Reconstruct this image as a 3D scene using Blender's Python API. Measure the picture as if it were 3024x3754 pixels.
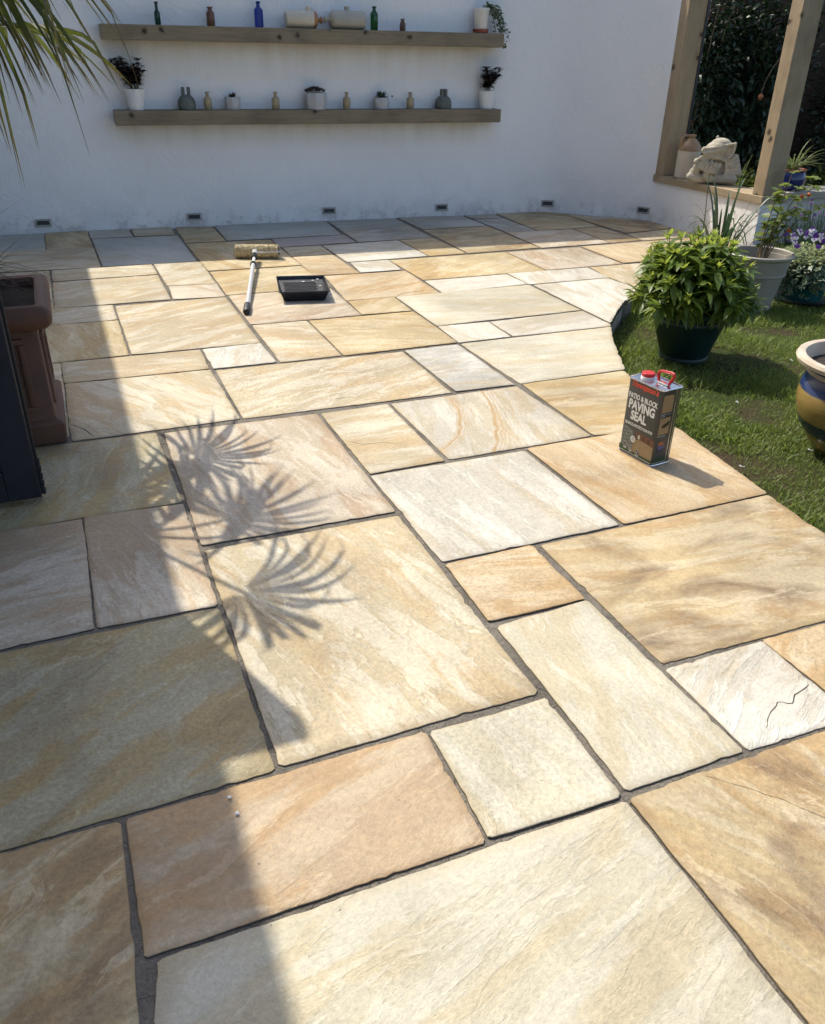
import bpy, bmesh, math, random
import numpy as np
from mathutils import Vector, Matrix, noise

random.seed(7); rng = np.random.default_rng(7)
scene = bpy.context.scene
col = scene.collection
for o in list(bpy.data.objects): bpy.data.objects.remove(o, do_unlink=True)
R = math.radians

# ---------------------------------------------------------------- camera
CAM_H, PITCH, ROLL = 1.30, 0.510413, 0.022422
cp, sp, cr, sr = math.cos(PITCH), math.sin(PITCH), math.cos(ROLL), math.sin(ROLL)
fwd = Vector((0, cp, -sp)); up0 = Vector((0, sp, cp)); rt0 = Vector((1, 0, 0))
rt = rt0*cr + up0*sr; up = -rt0*sr + up0*cr
cam = bpy.data.cameras.new('camera'); cam_o = bpy.data.objects.new('camera', cam); col.objects.link(cam_o)
M = Matrix((rt, up, -fwd)).transposed().to_4x4(); M.translation = Vector((0, 0, CAM_H))
cam_o.matrix_world = M
cam.sensor_fit = 'HORIZONTAL'; cam.sensor_width = 36; cam.lens = 36*3022.3/3024
cam.clip_start = 0.05; cam.clip_end = 500
scene.camera = cam_o

# ---------------------------------------------------------------- world, sun, exposure
SUN_EL, SUN_DIR = R(53), Vector((-0.695, 0.719, 0))        # horizontal direction towards the sun
world = bpy.data.worlds.new('World'); scene.world = world; world.use_nodes = True
wn = world.node_tree.nodes; wl = world.node_tree.links
bg = wn['Background']; sky = wn.new('ShaderNodeTexSky'); sky.sky_type = 'NISHITA'; sky.sun_disc = False
sky.sun_elevation = SUN_EL; sky.sun_rotation = math.atan2(SUN_DIR.x, SUN_DIR.y)
sky.air_density = 0.9; sky.dust_density = 2.5; sky.ozone_density = 1.0
wl.new(sky.outputs[0], bg.inputs[0]); bg.inputs[1].default_value = 0.15
sun = bpy.data.lights.new('sun', 'SUN'); sun.energy = 3.2; sun.angle = R(0.53); sun.color = (1, 0.94, 0.82)
sun_o = bpy.data.objects.new('sun', sun); col.objects.link(sun_o)
sd = Vector((SUN_DIR.x*math.cos(SUN_EL), SUN_DIR.y*math.cos(SUN_EL), math.sin(SUN_EL)))
sun_o.rotation_euler = sd.to_track_quat('Z', 'Y').to_euler(); sun_o.location = (-3, 3, 6)
scene.view_settings.view_transform = 'Standard'; scene.view_settings.look = 'None'
scene.view_settings.exposure = 0.70; scene.view_settings.gamma = 1
scene.cycles.max_bounces = 6; scene.cycles.diffuse_bounces = 3; scene.cycles.glossy_bounces = 3; scene.cycles.transmission_bounces = 5
scene.cycles.use_adaptive_sampling = True; scene.cycles.adaptive_threshold = 0.04

# ---------------------------------------------------------------- helpers: materials
def srgb(r, g, b):
    f = lambda c: (c/255/12.92 if c/255 <= .04045 else ((c/255+.055)/1.055)**2.4)
    return (f(r), f(g), f(b))
class NT:
    def __init__(s, name):
        s.m = bpy.data.materials.new(name); s.m.use_nodes = True; s.t = s.m.node_tree; s.n = s.t.nodes
        s.b = s.n['Principled BSDF']; s.out = s.n['Material Output']
    def link(s, a, b): s.t.links.new(a, b)
    def set(s, sock, v):
        if isinstance(v, bpy.types.NodeSocket): s.link(v, sock)
        elif isinstance(v, (tuple, list)) and len(v) == 3 and sock.type == 'RGBA': sock.default_value = (*v, 1)
        else: sock.default_value = v
    def coord(s, kind='Object'): return s.n.new('ShaderNodeTexCoord').outputs[kind]
    def map(s, v, scale=(1, 1, 1), rot=(0, 0, 0), loc=(0, 0, 0)):
        n = s.n.new('ShaderNodeMapping'); s.link(v, n.inputs[0]); s.set(n.inputs[3], scale); s.set(n.inputs[2], rot); s.set(n.inputs[1], loc); return n.outputs[0]
    def noise(s, v, scale, detail=4, rough=.55, dist=0, out='Fac'):
        n = s.n.new('ShaderNodeTexNoise'); s.link(v, n.inputs['Vector']); n.inputs['Scale'].default_value = scale
        n.inputs['Detail'].default_value = detail; n.inputs['Roughness'].default_value = rough; n.inputs['Distortion'].default_value = dist; return n.outputs[out]
    def voro(s, v, scale, feat='F1', out='Distance'):
        n = s.n.new('ShaderNodeTexVoronoi'); n.feature = feat; s.link(v, n.inputs['Vector']); n.inputs['Scale'].default_value = scale; return n.outputs[out]
    def wave(s, v, scale, dist=2, detail=2, dscale=1, typ='BANDS', prof='SIN'):
        n = s.n.new('ShaderNodeTexWave'); n.wave_type = typ; n.wave_profile = prof; s.link(v, n.inputs['Vector']); n.inputs['Scale'].default_value = scale
        n.inputs['Distortion'].default_value = dist; n.inputs['Detail'].default_value = detail; n.inputs['Detail Scale'].default_value = dscale; return n.outputs['Fac']
    def ramp(s, f, stops, interp='LINEAR'):
        n = s.n.new('ShaderNodeValToRGB'); n.color_ramp.interpolation = interp; e = n.color_ramp.elements
        for i, (p, c) in enumerate(stops):
            if i > 1: e.new(p)
            e[i].position = p; c = (c, c, c) if isinstance(c, (int, float)) else c; e[i].color = (*c, 1)
        s.link(f, n.inputs[0]); return n.outputs[0]
    def mix(s, f, a, b, mode='MIX'):
        n = s.n.new('ShaderNodeMix'); n.data_type = 'RGBA'; n.blend_type = mode
        s.set(n.inputs[0], f); s.set(n.inputs[6], a); s.set(n.inputs[7], b); return n.outputs[2]
    def math(s, op, a, b=0.0, c=0.0):
        n = s.n.new('ShaderNodeMath'); n.operation = op; s.set(n.inputs[0], a); s.set(n.inputs[1], b); s.set(n.inputs[2], c); return n.outputs[0]
    def attr(s, name, typ='OBJECT', out='Fac'):
        n = s.n.new('ShaderNodeAttribute'); n.attribute_type = typ; n.attribute_name = name; return n.outputs[out]
    def bump(s, h, strength=.3, dist=.01, prev=None):
        n = s.n.new('ShaderNodeBump'); n.inputs['Strength'].default_value = strength; n.inputs['Distance'].default_value = dist
        s.link(h, n.inputs['Height'])
        if prev is not None: s.link(prev, n.inputs['Normal'])
        s.link(n.outputs[0], s.b.inputs['Normal']); return n.outputs[0]
    def base(s, c, rough=.6, metal=0, spec=None):
        s.set(s.b.inputs['Base Color'], c); s.set(s.b.inputs['Roughness'], rough); s.b.inputs['Metallic'].default_value = metal
        if spec is not None: s.b.inputs['Specular IOR Level'].default_value = spec
        return s.m
def plain(name, c, rough=.55, metal=0, var=.18, scale=14, bump=.15, bscale=60, spec=None, coat=0):
    t = NT(name); v = t.coord(); n = t.noise(v, scale, 5)
    cc = t.mix(t.ramp(n, [(.3, 0.0), (.7, 1.0)]), tuple(x*(1-var) for x in c), tuple(min(1, x*(1+var)) for x in c))
    t.base(cc, t.math('MULTIPLY_ADD', n, .2, rough-.1), metal, spec)
    if bump: t.bump(t.noise(v, bscale, 4), bump, .003)
    if coat: t.b.inputs['Coat Weight'].default_value = coat
    return t.m
def leafmat(name, c1, c2, rough=.45, trans=.35, tip=None, tcol=None):
    t = NT(name); g = t.n.new('ShaderNodeNewGeometry'); r = g.outputs['Random Per Island']
    c = t.mix(r, c1, c2)
    v = t.coord(); c = t.mix(t.math('MULTIPLY', t.noise(v, 35, 3), .35), c, tuple(x*.55 for x in c1))
    if tip is not None:
        a = t.attr('tip', 'GEOMETRY'); c = t.mix(t.ramp(a, [(tip[0], 0.0), (tip[1], 1.0)]), c, tip[2])
    t.base(c, rough)
    tr = t.n.new('ShaderNodeBsdfTranslucent'); t.set(tr.inputs[0], t.mix(.5, c, tcol or tuple(min(1, x*2.2) for x in c2)))
    ms = t.n.new('ShaderNodeMixShader'); ms.inputs[0].default_value = trans
    t.link(t.b.outputs[0], ms.inputs[1]); t.link(tr.outputs[0], ms.inputs[2]); t.link(ms.outputs[0], t.out.inputs[0]); return t.m

# ---------------------------------------------------------------- helpers: meshes
class MB:
    def __init__(s): s.v = []; s.f = []; s.m = []
    def add(s, v, f, mi=0):
        o = len(s.v); s.v += [tuple(x) for x in v]; s.f += [tuple(i+o for i in q) for q in f]; s.m += [mi]*len(f); return s
    def box(s, c, sz, rot=None, bev=0.0, mi=0):
        x, y, z = [k/2 for k in sz]; b = min(bev, x*.9, y*.9, z*.9)
        if b <= 0:
            v = [(i*x, j*y, k*z) for k in (-1, 1) for j in (-1, 1) for i in (-1, 1)]
            f = [(0, 2, 3, 1), (4, 5, 7, 6), (0, 1, 5, 4), (2, 6, 7, 3), (0, 4, 6, 2), (1, 3, 7, 5)]
        else:
            bm = bmesh.new(); bmesh.ops.create_cube(bm, size=1)
            for w in bm.verts: w.co = Vector((w.co.x*2*x, w.co.y*2*y, w.co.z*2*z))
            bmesh.ops.bevel(bm, geom=list(bm.edges), offset=b, segments=2, affect='EDGES', profile=.6)
            bm.verts.index_update(); v = [tuple(w.co) for w in bm.verts]; f = [tuple(w.index for w in q.verts) for q in bm.faces]; bm.free()
        m = rot.to_3x3() if rot is not None else None
        v = [((m @ Vector(p)) if m else Vector(p)) + Vector(c) for p in v]
        return s.add(v, f, mi)
    def lathe(s, prof, c=(0, 0, 0), n=32, rot=None, mi=0, caps=True, sq=0):
        v = []; f = []; k = len(prof); m = rot.to_3x3() if rot is not None else None
        for i in range(n):
            a = 2*math.pi*(i+.5*(n == 8))/n
            for r, z in prof:
                p = Vector((r*math.cos(a), r*math.sin(a), z)); v.append((m @ p if m else p) + Vector(c))
        for i in range(n):
            j = (i+1) % n
            for t in range(k-1): f.append((i*k+t, j*k+t, j*k+t+1, i*k+t+1))
        if caps:
            if prof[0][0] > 1e-4: f.append(tuple(i*k for i in range(n))[::-1])
            if prof[-1][0] > 1e-4: f.append(tuple(i*k+k-1 for i in range(n)))
        return s.add(v, f, mi)
    def tube(s, pts, rad, n=8, mi=0, caps=True):
        pts = [Vector(p) for p in pts]; k = len(pts); rad = rad if isinstance(rad, (list, tuple)) else [rad]*k
        v = []; f = []; ref = None
        for i, p in enumerate(pts):
            d = (pts[min(i+1, k-1)] - pts[max(i-1, 0)]).normalized()
            if ref is None: ref = d.orthogonal().normalized()
            ref = (ref - d*ref.dot(d)).normalized(); q = d.cross(ref)
            for j in range(n):
                a = 2*math.pi*j/n; v.append(p + (ref*math.cos(a) + q*math.sin(a))*rad[i])
        for i in range(k-1):
            for j in range(n): f.append((i*n+j, i*n+(j+1) % n, (i+1)*n+(j+1) % n, (i+1)*n+j))
        if caps: f += [tuple(range(n))[::-1], tuple((k-1)*n+j for j in range(n))]
        return s.add(v, f, mi)
    def mesh(s, name):
        me = bpy.data.meshes.new(name); me.from_pydata(s.v, [], s.f); me.update()
        if any(s.m): me.polygons.foreach_set('material_index', s.m)
        return me
    def build(s, name, mat, parent=None, smooth=False, loc=None, ang=40):
        return obj(name, s.mesh(name), mat, parent, smooth, loc, ang)
def obj(name, me, mat=None, parent=None, smooth=False, loc=None, ang=40):
    o = bpy.data.objects.new(name, me); col.objects.link(o)
    for m in (mat if isinstance(mat, (list, tuple)) else [mat]):
        if m is not None: me.materials.append(m)
    if smooth: me.polygons.foreach_set('use_smooth', [True]*len(me.polygons)); me.set_sharp_from_angle(angle=R(ang))
    if parent is not None: o.parent = parent
    if loc is not None: o.location = loc
    return o
def thing(name, label, cat, loc=(0, 0, 0), rz=0, group=None):
    o = bpy.data.objects.new(name, None); col.objects.link(o); o.empty_display_size = .05
    o.location = loc; o.rotation_euler = (0, 0, rz); return tag(o, label, cat, group)
def tag(o, label=None, cat=None, group=None, kind=None):
    if label: o['label'] = label
    if cat: o['category'] = cat
    if group: o['group'] = group
    if kind: o['kind'] = kind
    return o
def inst_mesh(name, tv, tf, mats, pos, tip=None):
    """one mesh of many copies of a small template (leaves, blades): mats (N,3,3), pos (N,3)"""
    tv = np.asarray(tv, float); N = len(pos); k = len(tv)
    V = (np.einsum('nij,kj->nki', mats, tv) + pos[:, None, :]).reshape(-1, 3)
    flat = np.concatenate([np.asarray(q) for q in tf]); ln = np.array([len(q) for q in tf])
    loops = (flat[None, :] + (np.arange(N)*k)[:, None]).ravel(); lens = np.tile(ln, N)
    me = bpy.data.meshes.new(name); me.vertices.add(len(V)); me.vertices.foreach_set('co', V.ravel())
    me.loops.add(len(loops)); me.loops.foreach_set('vertex_index', loops.astype(np.int32))
    st = np.concatenate([[0], np.cumsum(lens)[:-1]]); me.polygons.add(len(lens)); me.polygons.foreach_set('loop_start', st.astype(np.int32)); me.polygons.foreach_set('loop_total', lens.astype(np.int32))
    me.update(calc_edges=True)
    if tip is not None:
        a = me.attributes.new('tip', 'FLOAT', 'POINT'); a.data.foreach_set('value', np.tile(np.asarray(tip, float), N))
    return me
def leaf_tpl(L=1, Wd=.3, n=4, fold=.25, curl=.3, p=.9):
    """lanceolate leaf along +x, up +z, n stations, folded at the midrib"""
    v = []; f = []; tip = []
    for i in range(n+1):
        t = i/n; w = Wd*.5*math.sin(math.pi*min(1, t**p*.94+.04)); x = L*t; z = -curl*t*t*L
        v += [(x, -w, z+w*fold), (x, 0, z), (x, w, z+w*fold)]; tip += [t]*3
    for i in range(n):
        a = i*3; f += [(a, a+3, a+4, a+1), (a+1, a+4, a+5, a+2)]
    return v, f, tip
def frames(d, roll=None, scale=None):
    """rotation matrices with x axis along d (N,3), z as far up as possible, rolled about x"""
    d = np.asarray(d, float); d = d/np.linalg.norm(d, axis=1, keepdims=True)
    upv = np.tile([0, 0, 1.], (len(d), 1)); bad = np.abs(d[:, 2]) > .98; upv[bad] = [1, 0, 0]
    y = np.cross(upv, d); y /= np.linalg.norm(y, axis=1, keepdims=True); z = np.cross(d, y)
    if roll is not None:
        c, s_ = np.cos(roll)[:, None], np.sin(roll)[:, None]; y, z = y*c + z*s_, z*c - y*s_
    m = np.stack([d, y, z], axis=2)
    if scale is not None: m = m*np.asarray(scale).reshape(-1, 1, 1)
    return m
def bezier(p0, p1, p2, n=10):
    p0, p1, p2 = Vector(p0), Vector(p1), Vector(p2)
    return [p0*(1-t)**2 + p1*2*t*(1-t) + p2*t*t for t in [i/n for i in range(n+1)]]
WA = R(19.8957); WU = Vector((math.cos(WA), math.sin(WA), 0)); WN = Vector((-math.sin(WA), math.cos(WA), 0)); WOFF = 7.2686
def wp(u, d, z): return WU*u + WN*(WOFF-d) + Vector((0, 0, z))      # along the garden wall, out from its face, up
GA = Vector((.9217, .3879, 0)); GB = Vector((-.3879, .9217, 0)); GROT = math.atan2(.3879, .9217)
def gp(a, b, z=0): return GA*a + GB*b + Vector((0, 0, z))           # along the two joint directions of the paving
LAWN_Z = -0.13

# ---------------------------------------------------------------- materials
def stone(name, base, vein, warm, streak=.6, stain=.3, dark=(.22, .15, .085), rough=.5, special=None, ter=.6):
    t = NT(name); oi = t.n.new('ShaderNodeObjectInfo'); rnd = oi.outputs['Random']
    c0 = t.coord()
    off = t.n.new('ShaderNodeCombineXYZ')
    for i, k in enumerate((37., 71., 13.)): t.set(off.inputs[i], t.math('MULTIPLY', rnd, k))
    va = t.n.new('ShaderNodeVectorMath'); va.operation = 'ADD'; t.link(c0, va.inputs[0]); t.link(off.outputs[0], va.inputs[1]); v = va.outputs[0]
    rot = t.n.new('ShaderNodeCombineXYZ'); t.set(rot.inputs[2], t.math('MULTIPLY_ADD', t.math('FRACT', t.math('MULTIPLY', rnd, 9.7)), 1.1, -.75))
    vr = t.map(v, (1, 1, 1), rot.outputs[0])
    vs = t.map(vr, (1.3, 5.5, 1))                                   # bedding streaks run along local x
    warp = t.noise(v, 3.0, 3, .6, out='Color')
    mx = t.n.new('ShaderNodeMix'); mx.data_type = 'VECTOR'; mx.inputs[0].default_value = .28; t.link(vs, mx.inputs[4]); t.link(warp, mx.inputs[5]); vw = mx.outputs[1]
    s1 = t.noise(vw, 2.1, 7, .68, .35); k1 = t.ramp(s1, [(.47, 0.0), (.522, 1.0)])
    s2 = t.noise(t.map(vw, (1, 1, 1), (0, 0, 0), (5, 3, 0)), 1.5, 5, .66, .7); k2 = t.ramp(s2, [(.50, 0.0), (.575, 1.0)])
    big = t.noise(t.map(vr, (1, 1.7, 1)), 2.4, 5, .64, 1.0)
    c = t.mix(t.math('MULTIPLY', k1, streak), base, vein)
    c = t.mix(t.math('MULTIPLY', k2, .8), c, warm)
    c = t.mix(t.math('MULTIPLY', t.ramp(big, [(.47, 0.0), (.70, 1.0)]), stain), c, dark)
    fl = t.math('MULTIPLY', t.ramp(t.noise(vw, 3.3, 6, .70, .9), [(.575, 0.0), (.60, 1.0)]), .15+.55*ter)
    c = t.mix(fl, c, tuple(min(.64, x*1.16+.025) for x in vein))
    fine = t.noise(v, 95, 4, .8); mott = t.noise(v, 17, 4, .74, .5); soft = t.noise(v, 1.7, 3, .5, .6)
    amt = t.math('MULTIPLY_ADD', t.math('FRACT', t.math('MULTIPLY', rnd, 23.3)), .35, .3)
    c = t.mix(amt, c, t.ramp(fine, [(.28, .22), (.72, .78)]), 'OVERLAY')
    c = t.mix(.18, c, t.ramp(mott, [(.3, .3), (.7, .71)]), 'OVERLAY')
    c = t.mix(.4, c, t.ramp(soft, [(.3, .28), (.7, .72)]), 'OVERLAY')
    # mortar smears wiped over the stone beside some joints
    pits = t.ramp(t.voro(v, 26), [(.035, 1.0), (.06, 0.0)])
    pits = t.math('MULTIPLY', pits, t.ramp(t.noise(v, 6, 3), [(.50, 0.0), (.58, 1.0)]))
    c = t.mix(t.math('MULTIPLY', pits, .75), c, (.10, .085, .07))
    # paler or darker seal along the slab's edges
    e = t.attr('tip', 'GEOMETRY'); en = t.math('ADD', e, t.math('MULTIPLY', t.math('SUBTRACT', mott, .5), .9))
    c = t.mix(t.ramp(en, [(.62, 0.0), (1.15, .42)]), c, tuple(.74*a+.26*b for a, b in zip(warm, dark)))
    if special == 'rings':
        po = t.n.new('ShaderNodeNewGeometry').outputs['Position']; wob = t.math('MULTIPLY', t.math('SUBTRACT', t.noise(po, 7, 4, .6), .5), .05); br = t.ramp(t.noise(po, 14, 4, .7), [(.3, .6), (.6, 1.0)])
        for (cx_, cy_, r_), lines in (((-.408, 3.101, .595), ((0, .012, .8), (.017, .006, .6), (-.012, .005, .4), (.028, .004, .45))), ((-1.552, 3.079, 1.878), ((0, .013, .8), (.02, .006, .65), (.034, .005, .5), (.052, .005, .35), (.085, .006, .25)))):
            sb = t.n.new('ShaderNodeVectorMath'); sb.operation = 'SUBTRACT'; t.link(po, sb.inputs[0]); sb.inputs[1].default_value = (cx_, cy_, 0); ln = t.n.new('ShaderNodeVectorMath'); ln.operation = 'LENGTH'; t.link(sb.outputs[0], ln.inputs[0])
            d = t.math('ADD', t.math('SUBTRACT', ln.outputs['Value'], r_), wob)
            for off_, w, st_ in lines:
                k = t.math('ABSOLUTE', t.math('SUBTRACT', d, off_)); c = t.mix(t.math('MULTIPLY', t.ramp(k, [(w*.2, min(1, st_*1.3)), (w*.75, 0.0)]), br), c, (.40, .25, .095))
    # riven relief: stepped flakes, fine grain, long ripples
    t1 = t.noise(vw, 1.9, 4, .62, .7); st = t.ramp(t1, [(.30, 0.0), (.38, .16), (.395, .3), (.465, .36), (.48, .5), (.555, .58), (.57, .75), (.66, .82)])
    h = t.math('MULTIPLY_ADD', st, 1.1*ter, t.math('MULTIPLY', t.noise(t.map(vr, (1, 2.4, 1)), 10, 5, .68), 1.2))
    h = t.math('MULTIPLY_ADD', t.ramp(s1, [(.475, 0.0), (.50, 1.0)]), .5*ter, h); h = t.math('MULTIPLY_ADD', fl, .8*ter, h)
    h = t.math('MULTIPLY_ADD', fine, .8, h); h = t.math('MULTIPLY_ADD', pits, -.5, h)
    t.base(c, t.math('MULTIPLY_ADD', mott, .3, rough-.12), 0, .42)
    t.bump(h, .6, .0055)
    return t.m
def L(*c): return srgb(*c)
def sc_(c, k): return tuple(x*k for x in c)
BUFF_DARK = (.24, .15, .07)
STONE = {
 'C': stone('sandstone_cream', (.44, .36, .225), (.53, .47, .35), (.43, .315, .165), .9, .22, (.25, .165, .08), ter=.75),
 'K': stone('sandstone_pale_cream', (.475, .43, .315), (.525, .49, .39), (.465, .39, .25), .65, .07, BUFF_DARK, ter=.4),
 'Y': stone('sandstone_yellow', (.46, .36, .195), (.53, .445, .285), (.43, .29, .115), .85, .45, (.24, .145, .06), ter=.55),
 'O': stone('sandstone_orange', (.46, .35, .205), (.52, .425, .28), (.42, .27, .115), .8, .35, (.28, .16, .07), ter=.4),
 'R': stone('sandstone_rose', (.40, .295, .18), (.46, .37, .25), (.40, .255, .12), .75, .35, (.30, .18, .095), ter=.35),
 'P': stone('sandstone_pinkish_buff', (.44, .36, .25), (.53, .46, .355), (.40, .28, .165), .9, .25, (.28, .19, .11), ter=.6),
 'W': stone('sandstone_white', (.515, .475, .385), (.58, .55, .47), (.475, .405, .285), .85, .12, (.33, .26, .18), ter=.8),
 'G': stone('sandstone_grey', (.40, .38, .325), (.48, .46, .405), (.39, .325, .22), .8, .4, (.17, .14, .095), ter=.6),
 'B': stone('sandstone_blue_grey', (.375, .385, .35), (.445, .445, .40), (.395, .355, .265), .7, .2, (.2, .18, .15), ter=.4),
 'V': stone('sandstone_mauve', (.36, .31, .285), (.42, .37, .34), (.35, .275, .22), .7, .2, (.2, .16, .14), ter=.4),
 'T': stone('sandstone_tan', (.42, .32, .17), (.49, .41, .27), (.38, .25, .11), .7, .85, (.15, .095, .05), ter=.45),
 'E': stone('sandstone_olive', (.355, .30, .175), (.38, .345, .235), (.36, .25, .10), .7, .6, (.17, .115, .05), ter=.45),
}
M_SLABSIDE = plain('dirty_shaded_slab_side', (.10, .083, .062), .95, 0, .4, 30, .5)  # joint-gap shade painted into the side colour, along with dirt
STONE_RINGS = stone('sandstone_ring_veined', (.46, .40, .285), (.53, .495, .41), (.45, .355, .215), .7, .1, BUFF_DARK, special='rings')

def mk_mortar():
    t = NT('mortar'); v = t.coord(); n = t.noise(v, 5, 5); f = t.noise(v, 140, 5, .7)
    c = t.mix(t.ramp(n, [(.35, 0.0), (.65, 1.0)]), (.15, .132, .108), (.25, .222, .182))
    c = t.mix(.6, c, t.ramp(f, [(.25, .2), (.75, .75)]), 'OVERLAY')
    crk = t.ramp(t.voro(v, 9, 'DISTANCE_TO_EDGE'), [(.004, 1.0), (.014, 0.0)])
    c = t.mix(t.math('MULTIPLY', crk, .5), c, (.04, .035, .03))
    t.base(c, .92, 0, .2); t.bump(t.math('ADD', f, t.math('MULTIPLY', t.noise(v, 28, 5, .7), 2.5)), 1.0, .006); return t.m
M_MORTAR = mk_mortar()
def mk_wall():
    t = NT('white_render'); v = t.coord('Object'); n = t.noise(v, 1.3, 4, .6, .5); n2 = t.noise(v, 7, 5, .65)
    c = t.mix(t.ramp(n, [(.35, 0.0), (.7, 1.0)]), (.90, .89, .87), (.85, .845, .835))
    sx = t.n.new('ShaderNodeSeparateXYZ'); t.link(v, sx.inputs[0]); z = sx.outputs['Z']
    # rain-washed tannin runs below the two oak shelves, and splash dirt near the paving
    run = t.noise(t.map(v, (9, 9, .55)), 1.0, 4, .6)
    def band(z1, depth):
        k = t.math('DIVIDE', t.math('SUBTRACT', z1, z), depth)
        return t.math('MULTIPLY', t.ramp(k, [(0.0, 0.0), (.02, 1.0), (1.0, 0.0)]), t.ramp(run, [(.25, .15), (.75, 1.0)]))
    ux = t.attr('tip', 'GEOMETRY')
    tan = t.math('MULTIPLY', t.math('ADD', band(1.33, .30), band(.775, .22)), ux)
    c = t.mix(t.math('MULTIPLY', tan, .55), c, (.52, .43, .29))
    low = t.math('MULTIPLY', t.ramp(z, [(0.0, 1.0), (.42, 0.0)]), t.ramp(t.noise(v, 3.2, 6, .7, .8), [(.42, 0.0), (.6, 1.0)]))
    c = t.mix(t.math('MULTIPLY', low, .3), c, (.56, .57, .57))
    fl = t.math('MULTIPLY', t.ramp(z, [(0.02, 1.0), (.16, 0.0)]), t.ramp(t.noise(v, 11, 5, .7), [(.54, 0.0), (.58, 1.0)]))
    c = t.mix(t.math('MULTIPLY', fl, .35), c, (.50, .49, .47))
    t.base(c, .85, 0, .25)
    h = t.math('MULTIPLY_ADD', n2, 1.0, t.math('MULTIPLY', t.noise(v, 60, 4, .6), .35)); h = t.math('MULTIPLY_ADD', fl, -1.0, h)
    h = t.math('MULTIPLY_ADD', t.ramp(t.noise(v, 4.5, 5, .6, 1.0), [(.44, 0.0), (.47, 1.0)]), .25, h)
    t.bump(h, .6, .011); return t.m
M_WALL = mk_wall()
def mk_wood(name, a, b, dark, axis=0, scale=1.0):
    t = NT(name); v = t.coord(); oi = t.n.new('ShaderNodeObjectInfo')
    sc3 = [11, 11, 11]; sc3[axis] = .8
    off = t.n.new('ShaderNodeCombineXYZ')
    for i in range(3): t.set(off.inputs[i], t.math('MULTIPLY', oi.outputs['Random'], 17.0+9*i))
    va = t.n.new('ShaderNodeVectorMath'); va.operation = 'ADD'; t.link(v, va.inputs[0]); t.link(off.outputs[0], va.inputs[1]); v = va.outputs[0]
    vv = t.map(v, tuple(x*scale for x in sc3)); g = t.noise(vv, 2.2, 7, .65, .9); g2 = t.noise(t.map(v, tuple(x*scale*3 for x in sc3)), 3, 5, .7)
    c = t.mix(t.ramp(g, [(.3, 0.0), (.7, 1.0)]), a, b); c = t.mix(t.math('MULTIPLY', t.ramp(g2, [(.5, 0.0), (.72, 1.0)]), .55), c, dark)
    sp_ = t.n.new('ShaderNodeSeparateXYZ'); t.link(v, sp_.inputs[0]); ax_ = ['X', 'Y', 'Z']; al = ax_.pop(axis); cb = t.n.new('ShaderNodeCombineXYZ')
    t.link(sp_.outputs[al], cb.inputs[0]); t.set(cb.inputs[1], t.math('ADD', sp_.outputs[ax_[0]], sp_.outputs[ax_[1]]))
    vo = t.n.new('ShaderNodeTexVoronoi'); vo.voronoi_dimensions = '2D'; vo.inputs['Scale'].default_value = 4.2; t.link(t.mix(.04, cb.outputs[0], t.noise(v, 30, 2, out='Color')), vo.inputs['Vector'])
    kn = t.math('MULTIPLY', t.ramp(vo.outputs['Distance'], [(.04, 1.0), (.055, .75), (.09, .18), (.15, 0.0)]), t.ramp(vo.outputs['Color'], [(.42, 0.0), (.5, 1.0)]))
    c = t.mix(t.math('MULTIPLY', kn, .9), c, tuple(x*.22 for x in dark))
    w = t.noise(v, 2.6, 3); c = t.mix(t.math('MULTIPLY', t.ramp(w, [(.5, 0.0), (.7, 1.0)]), .5), c, tuple(x*.6 for x in dark))
    t.base(c, .8, 0, .25); t.bump(t.math('ADD', g2, g), .5, .003); return t.m
M_OAK = mk_wood('weathered_oak', (.30, .245, .16), (.22, .18, .125), (.115, .09, .062))
M_PINE = mk_wood('pale_softwood', (.42, .32, .20), (.34, .26, .165), (.22, .15, .085), axis=2)
M_PINEX = mk_wood('pale_softwood_sill', (.42, .33, .21), (.35, .275, .18), (.23, .16, .09), axis=0)
M_FENCE = mk_wood('brown_fence_board', (.10, .062, .042), (.075, .048, .034), (.045, .03, .022), axis=2)
M_TERRA = plain('terracotta', (.115, .054, .032), .7, 0, .22, 7, .35, 45)
M_TERRA2 = plain('terracotta_saucer', (.33, .085, .045), .7, 0, .15, 12)
M_SOIL = plain('potting_soil', (.028, .019, .013), .95, 0, .5, 40, 1.0, 55)
M_NAVY = plain('dark_blue_grey_powder_coat', (.012, .015, .024), .35, 0, .1, 20, .06, 120)
M_RUBBER = plain('black_rubber_seal', (.008, .008, .009), .8, 0, .1, 20, .2)
M_BLACKPL = plain('black_plastic', (.010, .011, .014), .33, 0, .25, 25, .12, 80)
M_BLACKPL2 = plain('black_plastic_worn', (.03, .032, .038), .5, 0, .5, 18, .25, 70)
M_STEEL = plain('brushed_steel', (.62, .62, .62), .3, 1, .12, 20, .1, 150)
M_TIN = plain('tin_plate', (.75, .76, .78), .22, 1, .06, 12, .12, 18)
M_LENS = plain('grey_light_louvre', (.05, .056, .06), .45, 0, .2, 30, .1)
M_FRAMEG = plain('grey_metal_light_frame', (.40, .40, .37), .55, .3, .2, 30, .15)
M_WHITEPOT = plain('white_glazed_pot', (.78, .78, .76), .35, 0, .04, 10, .06, 40)
M_WHITEP = plain('white_paint', (.75, .75, .73), .5, 0, .05, 10, .05)
M_CONC = plain('pale_grey_concrete', (.47, .47, .46), .8, 0, .08, 20, .25, 70)
M_GREENPOT = plain('dark_green_plastic', (.006, .028, .026), .42, 0, .25, 8, .15, 60)
M_TAUPE = plain('taupe_plastic', (.30, .275, .235), .55, 0, .1, 6, .1, 60)
M_TEAL = plain('teal_glaze', (.008, .085, .085), .2, 0, .3, 9, .05)
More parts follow.
